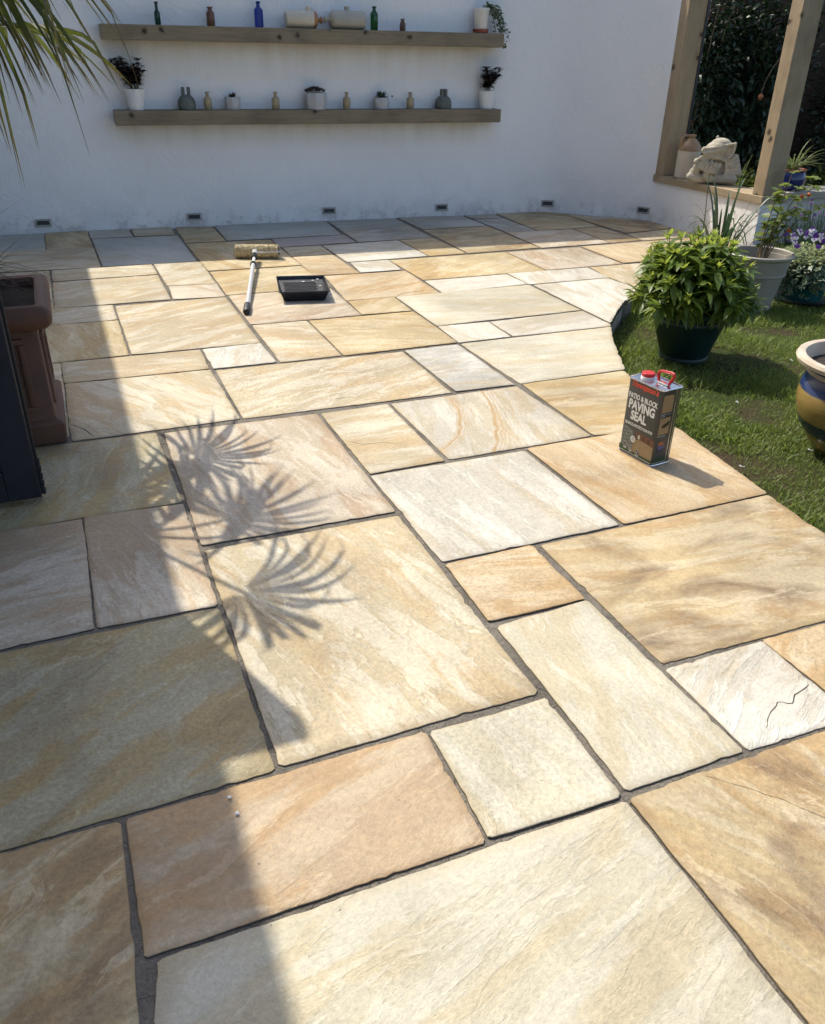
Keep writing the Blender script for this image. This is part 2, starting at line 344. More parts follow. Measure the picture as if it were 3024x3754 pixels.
M_BLUEG = plain('cobalt_glaze', (.006, .012, .10), .2, 0, .25, 9, .1, 20, coat=.4)
M_TANST = plain('tan_stoneware', (.38, .30, .175), .45, 0, .12, 14, .08)
M_CREAMST = plain('cream_stoneware', (.60, .53, .41), .4, 0, .1, 9, .08)
M_GREYST = plain('grey_stoneware', (.40, .37, .30), .45, 0, .1, 9, .08)
M_BROWNST = plain('brown_salt_glaze', (.33, .155, .062), .32, 0, .25, 9, .08)
M_JUGTAN = plain('tan_salt_glaze', (.33, .205, .10), .35, 0, .25, 9, .08)
M_BROWNGL = plain('brown_bottle', (.13, .062, .034), .3, 0, .25, 20, .05)
M_LICHEN = plain('grey_green_stone_ornament', (.125, .14, .12), .85, 0, .3, 22, .4, 50)
def glass(name, c, rough=.06):
    t = NT(name); t.base(c, rough); t.b.inputs['Transmission Weight'].default_value = .75; t.b.inputs['IOR'].default_value = 1.45
    t.bump(t.noise(t.coord(), 18, 2), .15, .004); return t.m
M_GBLUE = glass('cobalt_bottle_glass', (.015, .06, .42)); M_GGREEN = glass('green_bottle_glass', (.02, .13, .035)); M_GDARK = glass('dark_green_bottle_glass', (.01, .06, .045))
M_PANE = glass('window_glass', (.9, .93, .95), .01); M_PANE.node_tree.nodes['Principled BSDF'].inputs['Transmission Weight'].default_value = .97
def mk_gargoyle():
    t = NT('weathered_cast_stone'); v = t.coord(); n = t.noise(v, 9, 6, .65); f = t.noise(v, 70, 5, .7)
    c = t.mix(t.ramp(n, [(.35, 0.0), (.68, 1.0)]), (.52, .475, .375), (.36, .325, .25)); c = t.mix(t.math('MULTIPLY', t.ramp(t.noise(v, 22, 5), [(.55, 0.0), (.7, 1.0)]), .5), c, (.15, .13, .09))
    t.base(c, .9, 0, .2); t.bump(t.math('ADD', f, n), .6, .004); return t.m
M_STATUE = mk_gargoyle()
def mk_lawn():
    t = NT('lawn_soil'); v = t.coord(); n = t.noise(v, 3, 5); c = t.mix(t.ramp(n, [(.4, 0.0), (.6, 1.0)]), (.032, .045, .012), (.05, .036, .022)); t.base(c, .95, 0, .1); t.bump(t.noise(v, 40, 4), .8, .01); return t.m
M_LAWN = mk_lawn()
M_GRASS = leafmat('grass_blade', (.10, .165, .02), (.19, .25, .045), .5, .42, (.6, 1.0, (.25, .26, .07)))
M_LEAF = leafmat('bush_leaf', (.06, .12, .018), (.14, .20, .03), .42, .38, (.0, .25, (.11, .17, .025)))
M_LEAFTOP = leafmat('bush_leaf_tip', (.20, .26, .035), (.27, .32, .05), .4, .42)
M_DARKLEAF = leafmat('dark_purple_leaf', (.03, .02, .026), (.055, .045, .038), .4, .1)
M_SUCC = leafmat('succulent_leaf', (.05, .055, .04), (.085, .075, .055), .45, .05, (.6, 1.0, (.10, .03, .025)))
M_SUCC2 = leafmat('agave_leaf', (.055, .075, .06), (.085, .105, .085), .5, .05)
M_HEDGE = leafmat('evergreen_leaf', (.012, .030, .014), (.030, .055, .018), .4, .12)
M_HEDGE2 = leafmat('yellow_green_leaf', (.09, .13, .02), (.16, .19, .03), .45, .3)
M_IVY = leafmat('variegated_ivy_leaf', (.045, .09, .04), (.10, .15, .075), .45, .2, (.55, .95, (.40, .42, .28)))
M_STRAP = leafmat('strap_leaf', (.035, .075, .035), (.065, .115, .05), .4, .2)
M_PALM = leafmat('palm_leaf', (.03, .052, .012), (.085, .10, .013), .5, .34, (.68, .92, (.13, .07, .032)))
M_PALMST = plain('palm_petiole', (.10, .12, .03), .5, 0, .3, 20)
M_FIBRE = plain('palm_fibre', (.045, .03, .02), .95, 0, .4, 30, 1.0, 60)
M_PALEAF = leafmat('pale_variegated_leaf', (.16, .22, .085), (.30, .33, .15), .45, .3)
M_FUCH = leafmat('lobed_yellow_green_leaf', (.11, .165, .03), (.19, .23, .05), .45, .4)
M_STEM = plain('brown_stem', (.16, .115, .06), .7, 0, .25, 30)
M_GSTEM = plain('green_stem', (.06, .10, .03), .6, 0, .25, 30)
M_PURPLE = leafmat('purple_petal', (.05, .01, .14), (.13, .04, .28), .5, .3); M_WHITEPET = leafmat('white_petal', (.62, .58, .66), (.75, .72, .78), .5, .3)
M_LILAC = leafmat('lilac_chive_flower', (.30, .14, .42), (.45, .25, .55), .6, .3); M_YEL = plain('yellow_petal', (.7, .38, .02), .5)
M_ORANGEF = plain('orange_flower', (.45, .09, .02), .5)

# ---------------------------------------------------------------- ground, lawn, patio
def sheet(name, pts, z, mat):
    return tag(MB().add([(x, y, z) for x, y in pts], [tuple(range(len(pts)))]).build(name, mat), kind='structure')
sheet('ground', [(-150, -150), (150, -150), (150, 150), (-150, 150)], -.19, M_LAWN)
EDGE = [(1.85, .95), (1.62, 1.42), (1.45, 1.86), (1.297, 2.241), (1.251, 2.367), (1.209, 2.51), (1.174, 2.642), (1.114, 2.84), (1.05, 3.076), (1.015, 3.35), (.992, 3.671), (.993, 3.759), (1.006, 3.94), (1.024, 4.191), (1.046, 4.351),
        (1.069, 4.485), (1.103, 4.601), (1.182, 4.821), (1.247, 4.984), (1.328, 5.142), (1.42, 5.261), (1.507, 5.384), (1.62, 5.545), (1.80, 5.79), (2.05, 6.10), (2.30, 6.39), (2.52, 6.62)]
edge_np = np.array(EDGE)
def edge_x(y): return float(np.interp(y, edge_np[:, 1], edge_np[:, 0]))

def catmull(P, n=8):
    P = [Vector(p) for p in P]; out = []
    for i in range(len(P)-1):
        a, b, c, d = P[max(i-1, 0)], P[i], P[i+1], P[min(i+2, len(P)-1)]
        for j in range(n):
            t_ = j/n; out.append(.5*((2*b)+(-a+c)*t_+(2*a-5*b+4*c-d)*t_*t_+(-a+3*b-3*c+d)*t_**3))
    out.append(P[-1]); return out
def resample(P, step):
    out = [P[0]]; acc = 0
    for i in range(1, len(P)):
        a, b = P[i-1], P[i]; l_ = (b-a).length; s = step-acc
        while s <= l_: out.append(a.lerp(b, s/l_)); s += step
        acc = l_-(s-step)
    if (out[-1]-P[-1]).length > step*.3: out.append(P[-1])
    return out
# mortar bed: one sheet just below the slabs, with a real side towards the lawn
bed = [(-3.4, 6.35), (-3.9, 5.0), (-2.6, 2.2), (-1.6, -.3), (.5, -.3), (2.2, .2)] + [(p.x-.014, p.y) for p in catmull(EDGE, 4)] + [(2.66, 6.75), (2.25, 7.85), (2.0, 8.05), (1.2, 8.3), (.5, 8.05)]
bed = bed[::-1]; n = len(bed)
bv = [(x, y, -.0048) for x, y in bed] + [(x, y, -.19) for x, y in bed]
patio = tag(MB().add(bv, [tuple(range(n))[::-1]] + [(i, (i+1) % n, n+(i+1) % n, n+i) for i in range(n)]).build('patio', M_MORTAR), kind='structure')

SLABS = '''1:B:-3109,5900 -2678,6050 -2917,6618 -3373,6456
2:T:-2664,6056 -2376,6160 -2634,6764 -2911,6634
3:G:-2493,6474 -2214,6589 -2340,6867 -2617,6765
4:C:-2198,6600 -1915,6693 -2028,6985 -2320,6885
5:B:-2103,5585 -1533,5801 -1891,6675 -2481,6461
6:C:-2828,5307 -2117,5569 -2369,6152 -3102,5884
7:C:-2268,5158 -1692,5401 -1802,5663 -2386,5439
8:C:-1545,5119 -1268,5201 -1504,5788 -1788,5684
9:C:-2026,4566 -1446,4806 -1686,5384 -2263,5136
10:P:-1428,4813 -1146,4899 -1262,5192 -1533,5105
11:C:-2399,4401 -2034,4561 -2407,5430 -2816,5281
12:T:-1752,6396 -1476,6502 -1708,7062 -1987,7001
13:B:-1464,6512 -627,6857 -814,7438 -1686,7082
14:V:-1037,6331 -485,6564 -600,6834 -1137,6607
15:G:-462,6581 103,6822 -212,7630 -792,7441
16:Y:-1386,5528 -803,5758 -1153,6586 -1739,6365
17:Y:-1139,4938 -550,5162 -795,5729 -1368,5505
18:P:-886,4344 -314,4573 -542,5141 -1127,4918
19:C:-905,6025 -627,6121 -734,6401 -1010,6307
20:O:-676,5473 -389,5563 -620,6101 -894,6006
21:W:-489,5875 70,6130 -163,6653 -720,6402
22:W:-377,5571 -115,5680 -215,5966 -469,5849
23:Y:88,6136 349,6249 113,6793 -144,6674
24:G:33,7148 577,7372 386,7821 -191,7671
25:T:372,6255 928,6506 587,7356 38,7121
26:G:487,7693 745,7770 680,7958 409,7837
27:G:732,7110 979,7215 756,7759 491,7662
28:T:998,7214 1557,7463 1332,8085 1182,8148 964,8092 709,7991
29:C:1486,7752 1790,7911 1644,7965 1360,8075
30:T:1733,7190 2206,7465 2183,7586 2053,7785 1915,7882 1806,7907 1487,7721
31:C:1816,6895 2441,7205 2353,7409 2202,7430 1738,7142
32:P:950,6501 1514,6752 1298,7306 727,7084
33:T:1537,6765 1798,6903 1562,7435 1324,7320
34:Y:41,5410 875,5764 647,6319 -198,5959
35:P:889,5778 1456,6027 1238,6555 665,6323
36:O:1477,6041 2323,6420 2450,6581 2547,6956 2468,7142 1266,6582
37:W:157,5101 710,5365 595,5621 49,5387
38:W:724,5354 1280,5591 1180,5863 607,5634
39:C:1288,5589 1426,5295 1462,5315 2261,6339 1205,5877
40:W:1076,4525 1099,4595 1154,4753 1221,4916 1282,5036 1415,5297 1267,5569 746,5340
41:K:113,4395 949,4771 711,5339 -124,4964
42:O:-417,4871 -134,4975 134,5093 -85,5653 -608,5455
43:Y:-305,4578 -32,4680 -137,4960 -406,4849
44:Y:-348,3868 207,4111 -22,4661 -585,4434
45:W:221,4108 489,4227 392,4483 119,4380
46:W:511,4246 1064,4466 1069,4507 958,4756 410,4497
47:K:474,3533 989,3758 995,3839 1002,3992 1032,4241 1062,4447 230,4088
48:G:179,3415 440,3515 210,4070 -52,3957
49:C:-684,3063 155,3396 -67,3942 -916,3617
50:W:-931,3635 -664,3745 -783,4020 -1044,3906
52:C:-638,3749 -365,3864 -600,4432 -877,4328
53:C:-1363,3813 -789,4034 -1143,4888 -1710,4637
54:C:-1999,4221 -1621,4371 -1733,4649 -2119,4513
55:Y:-1759,3637 -1380,3799 -1612,4358 -1995,4211
56:C:-1533,3407 -957,3634 -1060,3897 -1643,3666
57:C:-1343,2956 -1277,2811 -703,3059 -947,3617 -1526,3395
58:C:-1425,2812 -1309,2847 -1400,3071 -1524,3361 -1652,3657 -1759,3623
60:E:-1355,2110 -758,2360 -995,2896 -1622,2656
61:P:-624,2094 -60,2325 -402,3120 -955,2894
62:C:-149,2593 108,2711 -118,3239 -379,3121
63:K:134,2726 687,2967 451,3488 -97,3249
64:Y:705,2973 1040,3075 1031,3154 1015,3365 991,3670 986,3737 484,3523
65:W:93,2033 653,2270 410,2805 -145,2575
66:O:674,2277 1208,2510 1044,3065 810,2996 429,2827
67:T:624,1594 1425,1920 1297,2241 1209,2494 394,2134
68:O:209,1748 472,1860 361,2126 102,2012
69:K:450,1190 719,1305 481,1849 229,1723
70:W:735,1312 1011,1420 899,1686 626,1568
71:O:1022,1429 1530,1634 1432,1903 908,1689
72:C:-260,1235 297,1476 -47,2292 -606,2057
73:E:-818,984 -275,1222 -509,1774 -1090,1530
74:P:-1098,1547 -808,1678 -1033,2223 -1369,2091
75:P:-794,1685 -516,1792 -748,2339 -1028,2239
76:T:-447,162 -209,245 -402,709 -452,841 -550,1082 -820,971
77:R:-418,817 147,1057 35,1338 -533,1087
78:K:162,1066 430,1172 317,1450 52,1336
79:K:-372,712 -175,211 817,249 617,731 435,1155 -392,808
80:T:634,732 836,252 1560,560 1207,1482 924,1364 622,1238 451,1163
81:C:1583,575 1930,725 1840,960 1612,1425 1535,1608 1228,1486'''
def outline(P, rnd, amp):
    """riven outline: corners chipped, edges wandering a few millimetres"""
    out = []; m = len(P)
    for i in range(m):
        a, b = Vector(P[i]), Vector(P[(i+1) % m]); d = b-a; ln = d.length
        if ln < .02: out.append(a); continue
        d.normalize(); nn = Vector((-d.y, d.x)); c = min(.004, ln*.2)*rnd.uniform(.1, 1.4); c2 = min(.004, ln*.2)*rnd.uniform(.1, 1.4)
        k = max(2, int(ln/.018)); ph = rnd.uniform(0, 100)
        for j in range(k+1):
            s = c + (ln-c-c2)*j/k
            w = noise.noise((s*5+ph, 3.1, 0))*amp*1.5 + noise.noise((s*19+ph, 7.7, 0))*amp*.9 + noise.noise((s*60+ph, 1.7, 0))*amp*.8
            if rnd.random() < .05: w += rnd.uniform(.001, .005)
            out.append(a + d*s + nn*(w - .0042))
    return out
EDGE_S = catmull(EDGE, 6)
def follow_edge(P):
    """slab sides that form the patio's outer edge take its smooth curve"""
    def near(p): d = [(q-Vector(p)).length for q in EDGE_S]; i = min(range(len(d)), key=d.__getitem__); return i, d[i]
    nn = [near(p) for p in P]; out = []; m = len(P)
    for i in range(m):
        out.append(P[i]); (a, da), (b, db) = nn[i], nn[(i+1) % m]
        if da < .035 and db < .035 and abs(a-b) > 1:
            for j in (range(a+1, b) if b > a else range(a-1, b, -1)): out.append(tuple(EDGE_S[j]))
    return out
SPECIAL = {63: STONE_RINGS}
slab_objs = {}; slab_top = {}
for ln_ in SLABS.strip().splitlines():
    num, cl, pts = ln_.split(':'); num = int(num); rnd = random.Random(num*31)
    P = [tuple(float(k)/1000 for k in p.split(',')) for p in pts.split()]
    P = follow_edge(P)
    cx = sum(p[0] for p in P)/len(P); cy = sum(p[1] for p in P)/len(P)
    rz = GROT + (rnd.choice((0, 0, math.pi/2)))
    ca, sa = math.cos(-rz), math.sin(-rz)
    Q = [((x-cx)*ca - (y-cy)*sa, (x-cx)*sa + (y-cy)*ca) for x, y in P]
    O = outline(Q, rnd, .0022); m = len(O); cen = sum(O, Vector((0, 0)))/m
    def ring(ins, z):
        r_ = []
        for i in range(m):
            t_ = (O[(i+1) % m] - O[i-1]); nn = Vector((-t_.y, t_.x)); nn = nn.normalized() if nn.length > 1e-6 else Vector((0, 0))
            p = O[i] + nn*ins; r_.append((p.x, p.y, z))
        return r_
    tilt = (rnd.uniform(-1, 1)*.0022, rnd.uniform(-1, 1)*.0022); z0 = rnd.uniform(-.001, .0025)
    def top(ps): return [(x, y, z + z0 + x*tilt[0] + y*tilt[1]) for x, y, z in ps]
    inn = [(cen.x+(p.x-cen.x)*.90, cen.y+(p.y-cen.y)*.90, 0) for p in O]
    V = ring(0, -.03) + top(ring(0, -.0022)) + top(ring(.0007, -.0007)) + top(ring(.0020, 0)) + top(inn)
    F = []
    for k in range(4):
        for i in range(m): F.append((k*m+i, k*m+(i+1) % m, (k+1)*m+(i+1) % m, (k+1)*m+i))
    F.append(tuple(4*m+i for i in range(m)))
    me = bpy.data.meshes.new('paving_slab'); me.from_pydata(V, [], F); me.update()
    at = me.attributes.new('tip', 'FLOAT', 'POINT'); at.data.foreach_set('value', [1.0]*(4*m) + [.45]*m)
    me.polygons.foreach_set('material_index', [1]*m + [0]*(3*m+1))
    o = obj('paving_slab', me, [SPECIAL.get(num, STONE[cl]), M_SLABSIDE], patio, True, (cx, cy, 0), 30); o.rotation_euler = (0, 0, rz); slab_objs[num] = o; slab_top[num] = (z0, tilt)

def strip(pts, w0, w1, z):
    """thin tapering strip along a polyline on a slab"""
    pts = [Vector(p) for p in pts]; v = []; f = []; k = len(pts)
    for i, p in enumerate(pts):
        d = pts[min(i+1, k-1)]-pts[max(i-1, 0)]; nn = Vector((-d.y, d.x)).normalized(); w = (w0+(w1-w0)*i/(k-1))*(.35 if i in (0, k-1) else 1)*.5*random.uniform(.6, 1.3)
        v += [(p.x+nn.x*w, p.y+nn.y*w, z), (p.x-nn.x*w, p.y-nn.y*w, z)]
    for i in range(k-1): f.append((2*i, 2*i+2, 2*i+3, 2*i+1))
    return v, f
M_CRACK = plain('open_crack', (.035, .028, .022), .95, 0, .3, 60)
def crack(slab, pts, w0, w1, z=.0034):
    sub = []
    for i in range(len(pts)-1):
        a, b = Vector(pts[i]), Vector(pts[i+1])
        for j in range(3):
            t_ = j/3; p = a.lerp(b, t_); sub.append((p.x+random.uniform(-.0022, .0022), p.y+random.uniform(-.0022, .0022)))
    sub.append(pts[-1]); so = slab_objs[slab]
    mi = (Matrix.Translation(so.location) @ Matrix.Rotation(so.rotation_euler.z, 4, 'Z')).inverted()
    v, f = strip(sub, w0, w1, z); v = [mi @ Vector(p) for p in v]
    z0_, tl = slab_top[slab]; v2 = [(p[0], p[1], z0_+p[0]*tl[0]+p[1]*tl[1]+.0004) for p in v]
    MB().add(v2, f).build('crack', M_CRACK, so)
for sl, pts, a_, b_ in [(70, [(0.9543, 1.5257), (0.9075, 1.4871), (0.8893, 1.4565), (0.8544, 1.4613), (0.831, 1.4313), (0.8063, 1.3936), (0.799, 1.3713)], 0.0035, 0.0012), (80, [(0.6121, 1.2304), (0.6541, 1.2127), (0.7054, 1.1933), (0.7566, 1.1677), (0.8234, 1.1281), (0.8665, 1.0978)], 0.0007, 0.0012), (57, [(-1.3413, 2.9604), (-1.2781, 2.921), (-1.2086, 2.8433)], 0.005, 0.002), (62, [(-0.2497, 2.8574), (-0.1885, 2.8321), (-0.1185, 2.8573), (-0.0227, 2.8339)], 0.003, 0.001), (73, [(-0.8243, 1.4289), (-0.7809, 1.457), (-0.7439, 1.4967), (-0.7334, 1.5311), (-0.7178, 1.5637), (-0.6846, 1.5919)], 0.0006, 0.001), (49, [(-0.3398, 3.2932), (-0.288, 3.3154), (-0.2451, 3.318), (-0.2176, 3.3522)], 0.004, 0.001), (42, [(-0.1317, 4.981), (-0.0862, 5.0559), (-0.0251, 5.1034), (0.1038, 5.1732)], 0.006, 0.004)]:
    crack(sl, pts, a_, b_)

# kerb of cut stone under the curved slab edge
M_KERB = plain('grey_kerb_stone', (.32, .30, .255), .85, 0, .2, 12, .5, 60)
acc = 0; cur = []
seg = []
for i in range(len(EDGE_S)-1):
    a, b = EDGE_S[i], EDGE_S[i+1]; k = max(1, int((b-a).length/.04))
    for j in range(k): seg.append(a.lerp(b, j/k))
seg.append(Vector(EDGE[-1])); blocks = []; cur = [seg[0]]; acc = 0
for i in range(1, len(seg)):
    acc += (seg[i]-seg[i-1]).length; cur.append(seg[i])
    if acc > .27: blocks.append(cur); cur = [seg[i]]; acc = 0
if len(cur) > 1: blocks.append(cur)
for bl in blocks:
    v = []; k = len(bl); j0 = random.uniform(-.003, .003)
    for i, p in enumerate(bl):
        d = bl[min(i+1, k-1)]-bl[max(i-1, 0)]; d.normalize(); nn = Vector((d.y, -d.x)); e = (.003 if i == 0 else -.003 if i == k-1 else 0)
        q = p + d*e; o_ = q - nn*(.012+j0); w_ = q - nn*.10
        v += [(o_.x, o_.y, -.031), (o_.x, o_.y, -.188), (w_.x, w_.y, -.188), (w_.x, w_.y, -.031)]
    f = [(3, 2, 1, 0), tuple(4*(k-1)+c for c in range(4))]
    for i in range(k-1):
        for c in range(4): f.append((4*i+c, 4*i+(c+1) % 4, 4*i+4+(c+1) % 4, 4*i+4+c))
    MB().add(v, [q[::-1] for q in f]).build('kerb_stone', M_KERB, patio)

# lawn: soil sheet and a mass of real blades
lawn_pts = EDGE + [(2.62, 6.72), (2.9, 7.4), (9, 9), (9, .3), (2.05, .3)]
sheet('lawn', lawn_pts[::-1], LAWN_Z-.012, M_LAWN)
bare = np.array([(1.674, 4.463, .10), (2.131, 4.86, .13), (1.841, 4.363, .07), (1.373, 3.8, .12), (1.565, 3.488, .06), (1.12, 3.36, .07), (1.17, 3.20, .10), (1.22, 3.05, .10), (1.25, 2.9, .08), (1.30, 2.75, .06)])
def grass(N, x0, x1, y0, y1, seed):
    g = np.random.default_rng(seed); x = g.uniform(x0, x1, N); y = g.uniform(y0, y1, N)
    ex = np.interp(y, edge_np[:, 1], edge_np[:, 0]); keep = x > ex - .002 + .03*g.random(N)**2
    keep &= ~((y > 6.3) & (x < 2.85))
    for bx, by, br in bare:
        d = np.hypot((x-bx)/1.5, y-by); keep &= ~((d < br*(.7+.6*g.random(N))) & (g.random(N) < .93))
    pat = np.array([noise.noise((a*2.2, b*2.2, 0)) for a, b in zip(x, y)]); keep &= g.random(N) < .80 + pat*.6
    x, y, pat = x[keep], y[keep], pat[keep]; n_ = len(x)
    az = g.uniform(0, 2*math.pi, n_); lean = np.abs(g.normal(0, .5, n_)); h = g.uniform(.012, .032, n_)*(1+pat*.7)*np.where(g.random(n_) < .05, 1.7, 1)
    d = np.stack([np.cos(az)*np.sin(lean), np.sin(az)*np.sin(lean), np.cos(lean)], 1)
    return d, np.stack([x, y, np.full(n_, LAWN_Z-.014)], 1), h, g
tv, tf, tt = leaf_tpl(1, .13, 2, .25, .35, .6)
D, Pp, Hh, g_ = grass(300000, .98, 3.4, 2.1, 6.7, 3)
for seed_, rg in ((4, (3.4, 5.2, 1.2, 7.6)), (5, (1.2, 3.4, 1.2, 2.1)), (6, (2.9, 3.4, 6.7, 7.6))):
    D2_, P2_, H2_, _g = grass(int(14000*(rg[1]-rg[0])*(rg[3]-rg[2])), *rg, seed_); D = np.concatenate([D, D2_]); Pp = np.concatenate([Pp, P2_]); Hh = np.concatenate([Hh, H2_])
me = inst_mesh('grass', tv, tf, frames(D, g_.uniform(-.6, .6, len(D)), Hh*1.25), Pp, tt)
tag(obj('grass', me, M_GRASS), 'short green lawn grass growing beyond the curved patio edge', 'grass', kind='stuff')

# ---------------------------------------------------------------- garden wall
garden_wall = thing('garden_wall', 'white rendered garden wall behind the patio, curving round to a low wall at right', 'wall')
def wall_mesh(path, klow, thick, amp=.0045):
    """whole wall as one skin: full height up to point klow of the path, sill height beyond it"""
    pts = path; k = len(pts); zl = list(np.linspace(-.19, .334, 12)) + list(np.linspace(.334, 1.92, 32))[1:]; nz = len(zl); v = []; f = []; tip = []; nr = []
    for i in range(k):
        d = (pts[min(i+1, k-1)]-pts[max(i-1, 0)]).normalized(); nr.append(Vector((d.y, -d.x)))
    for i, p in enumerate(pts):
        for z in zl:
            w = noise.noise((p.x*1.7, p.y*1.7, z*1.7))*amp*1.4 + noise.noise((p.x*6, p.y*6, z*6))*amp*.5
            if z < .13: w += max(0, noise.noise((p.x*14, p.y*14, z*14)))*amp*1.6
            q = p + nr[i]*w; v.append((q.x, q.y, z)); tip.append(stain(p))
    b0 = len(v)
    for i, p in enumerate(pts):
        q = p - nr[i]*thick; zt = 1.92 if i <= klow else .334; v += [(q.x, q.y, -.19), (q.x, q.y, zt)]; tip += [0, 0]
        if i == klow: bl = len(v); v.append((q.x, q.y, .334)); tip.append(0); b0k = b0
    def B(i): return b0+2*i+(1 if i > klow else 0)
    for i in range(k-1):
        top_ = nz-1 if i < klow else 11
        for j in range(top_): a = i*nz+j; f.append((a, a+nz, a+nz+1, a+1))
        tb = B(i)+1 if i != klow else bl
        f += [(B(i), tb, B(i+1)+1, B(i+1)), (i*nz+top_, (i+1)*nz+top_, B(i+1)+1, tb)]
    f.append(tuple([klow*nz+j for j in range(11, nz)][::-1] + [bl, B(klow)+1][:1] + [B(klow)+1]))
    f.append(tuple(([(k-1)*nz+j for j in range(12)] + [B(k-1)+1, B(k-1)])[::-1])); f.append(tuple([j for j in range(nz)] + [B(0)+1, B(0)]))
    me = bpy.data.meshes.new('render_coat'); me.from_pydata(v, [], f); me.update()
    a = me.attributes.new('tip', 'FLOAT', 'POINT'); a.data.foreach_set('value', [float(x) for x in tip])
    return obj('render_coat', me, M_WALL, garden_wall, True, None, 50)
w0 = wp(-1.9, 0, 0).xy; w1 = wp(3.25, 0, 0).xy
CURVE = [w1, Vector((.967, 8.085)), Vector((1.186, 8.14)), Vector((1.37, 8.105)), Vector((1.649, 7.992)), Vector((1.85, 7.915)), Vector((1.97, 7.857)), Vector((2.042, 7.815)), Vector((2.085, 7.755))]
path = [w0.lerp(w1, i/20) for i in range(20)] + catmull(CURVE)
def stain(p):
    u = p.x*WU.x + p.y*WU.y; return max(0, min(1, (u-.05)/.2, (3.38-u)/.2))
CORNER = Vector((2.585, 6.60))
SD = (CORNER-Vector((2.07, 7.79))).normalized(); SN = Vector((SD.y, -SD.x))         # along the low wall; SN points to the patio
SD3 = Vector((*SD, 0)); SN3 = Vector((*SN, 0))
tall = resample(path, .05); low = resample([Vector((2.085, 7.755)), CORNER], .05)
wall_mesh(tall + low[1:], len(tall)-1, .22)
# ridge coping on the wall head, out of the picture
# ---------------------------------------------------------------- timber opening above the low wall
frame_t = thing('timber_opening', 'pale timber posts and sill framing the opening above the low white wall', 'timber frame')
SROT = math.atan2(SD.y, SD.x)
def sp3(s, d, z): return Vector((2.07, 7.79, 0)) + SD3*s - SN3*d + Vector((0, 0, z))      # s along sill, d inwards from wall face
SL = (CORNER-Vector((2.07, 7.79))).length
def sbox(name, s0, s1, d0, d1, z0, z1, mat, parent, bev=.004):
    o = MB().box((0, 0, 0), (s1-s0, d1-d0, z1-z0), None, bev).build(name, mat, parent)
    o.location = sp3((s0+s1)/2, (d0+d1)/2, (z0+z1)/2); o.rotation_euler = (0, 0, SROT); return o
sbox('sill', -.01, SL+.012, -.018, .235, .335, .392, M_PINEX, frame_t, .005)
sbox('post', 0, .105, -.008, .185, .393, 2.2, M_PINE, frame_t)
sbox('post', SL-.112, SL-.002, -.006, .17, .393, 2.2, M_PINE, frame_t)
sbox('head_beam', -.05, SL+.1, -.01, .19, 2.203, 2.33, M_PINEX, frame_t)
sbox('dark_batten', .107, .114, .17, .192, .393, 2.2, M_NAVY, frame_t, .001)

# ---------------------------------------------------------------- house at the left: casts the shade, its open door reaches into the picture
house = thing('house', 'house at the left edge with an open dark-framed glazed door', 'house')
M_HOUSE = plain('house_render', (.55, .53, .49), .85, 0, .06, 3, .3, 40); M_TILE = plain('roof_tile', (.16, .075, .05), .8, 0, .2, 8, .4)
def gbox(name, a0, a1, b0, b1, z0, z1, mat, parent, bev=0.0):
    o = MB().box((0, 0, 0), (a1-a0, b1-b0, z1-z0), None, bev).build(name, mat, parent)
    o.location = gp((a0+a1)/2, (b0+b1)/2, (z0+z1)/2); o.rotation_euler = (0, 0, GROT); return o
gbox('wall', -3.2, -.95, 2.66, 9.0, -.19, 2.90, M_HOUSE, house)
gbox('wall', -3.2, -.95, -3.5, 1.2, -.19, 2.90, M_HOUSE, house)
gbox('lintel', -3.2, -.95, 1.2, 2.66, 1.92, 2.90, M_HOUSE, house)
gbox('inner_floor', -3.2, -.95, 1.2, 2.66, -.19, -.012, plain('dark_floor', (.1, .08, .06)), house)
gbox('roof_slab', -3.3, -.74, -3.6, 9.1, 2.90, 3.21, M_TILE, house, .01)
gbox('added_sky_blocker', -5.5, -1.62, -3.5, 9.0, 3.212, 5.9, M_HOUSE, house)  # added unseen mass that blocks sky light and deepens the shade at left
# door leaf folded out square to the house
door = MB().build('door', M_NAVY, house)
DB = 2.64; a_in, a_out = -.95, -.197
def dbox(name, a0, a1, z0, z1, th, mat, off=0.0, bev=.004):
    o = MB().box((0, 0, 0), (a1-a0, th, z1-z0), None, bev).build(name, mat, door)
    o.location = gp((a0+a1)/2, DB+off, (z0+z1)/2); o.rotation_euler = (0, 0, GROT); return o
dbox('stile', a_out-.098, a_out, .02, 1.88, .062, M_NAVY); dbox('stile', a_in, a_in+.098, .02, 1.88, .062, M_NAVY)
dbox('bottom_rail', a_in+.098, a_out-.098, .02, .122, .060, M_NAVY); dbox('top_rail', a_in+.098, a_out-.098, 1.78, 1.88, .060, M_NAVY)
dbox('pane', a_in+.099, a_out-.099, .123, 1.779, .02, M_PANE, 0, 0)
dbox('glazing_bead', a_out-.112, a_out-.098, .122, 1.78, .045, M_NAVY, -.002); dbox('glazing_bead', a_in+.112, a_out-.112, .122, .136, .045, M_NAVY, -.002)
dbox('seal', a_out, a_out+.008, .03, 1.87, .012, M_RUBBER, -.012, 0); dbox('seal', a_out, a_out+.008, .03, 1.87, .012, M_RUBBER, .016, 0)
for k in range(5): dbox('brush_tuft', a_out, a_out+.013, .024+k*.026, .034+k*.026, .03, M_RUBBER, 0, 0)

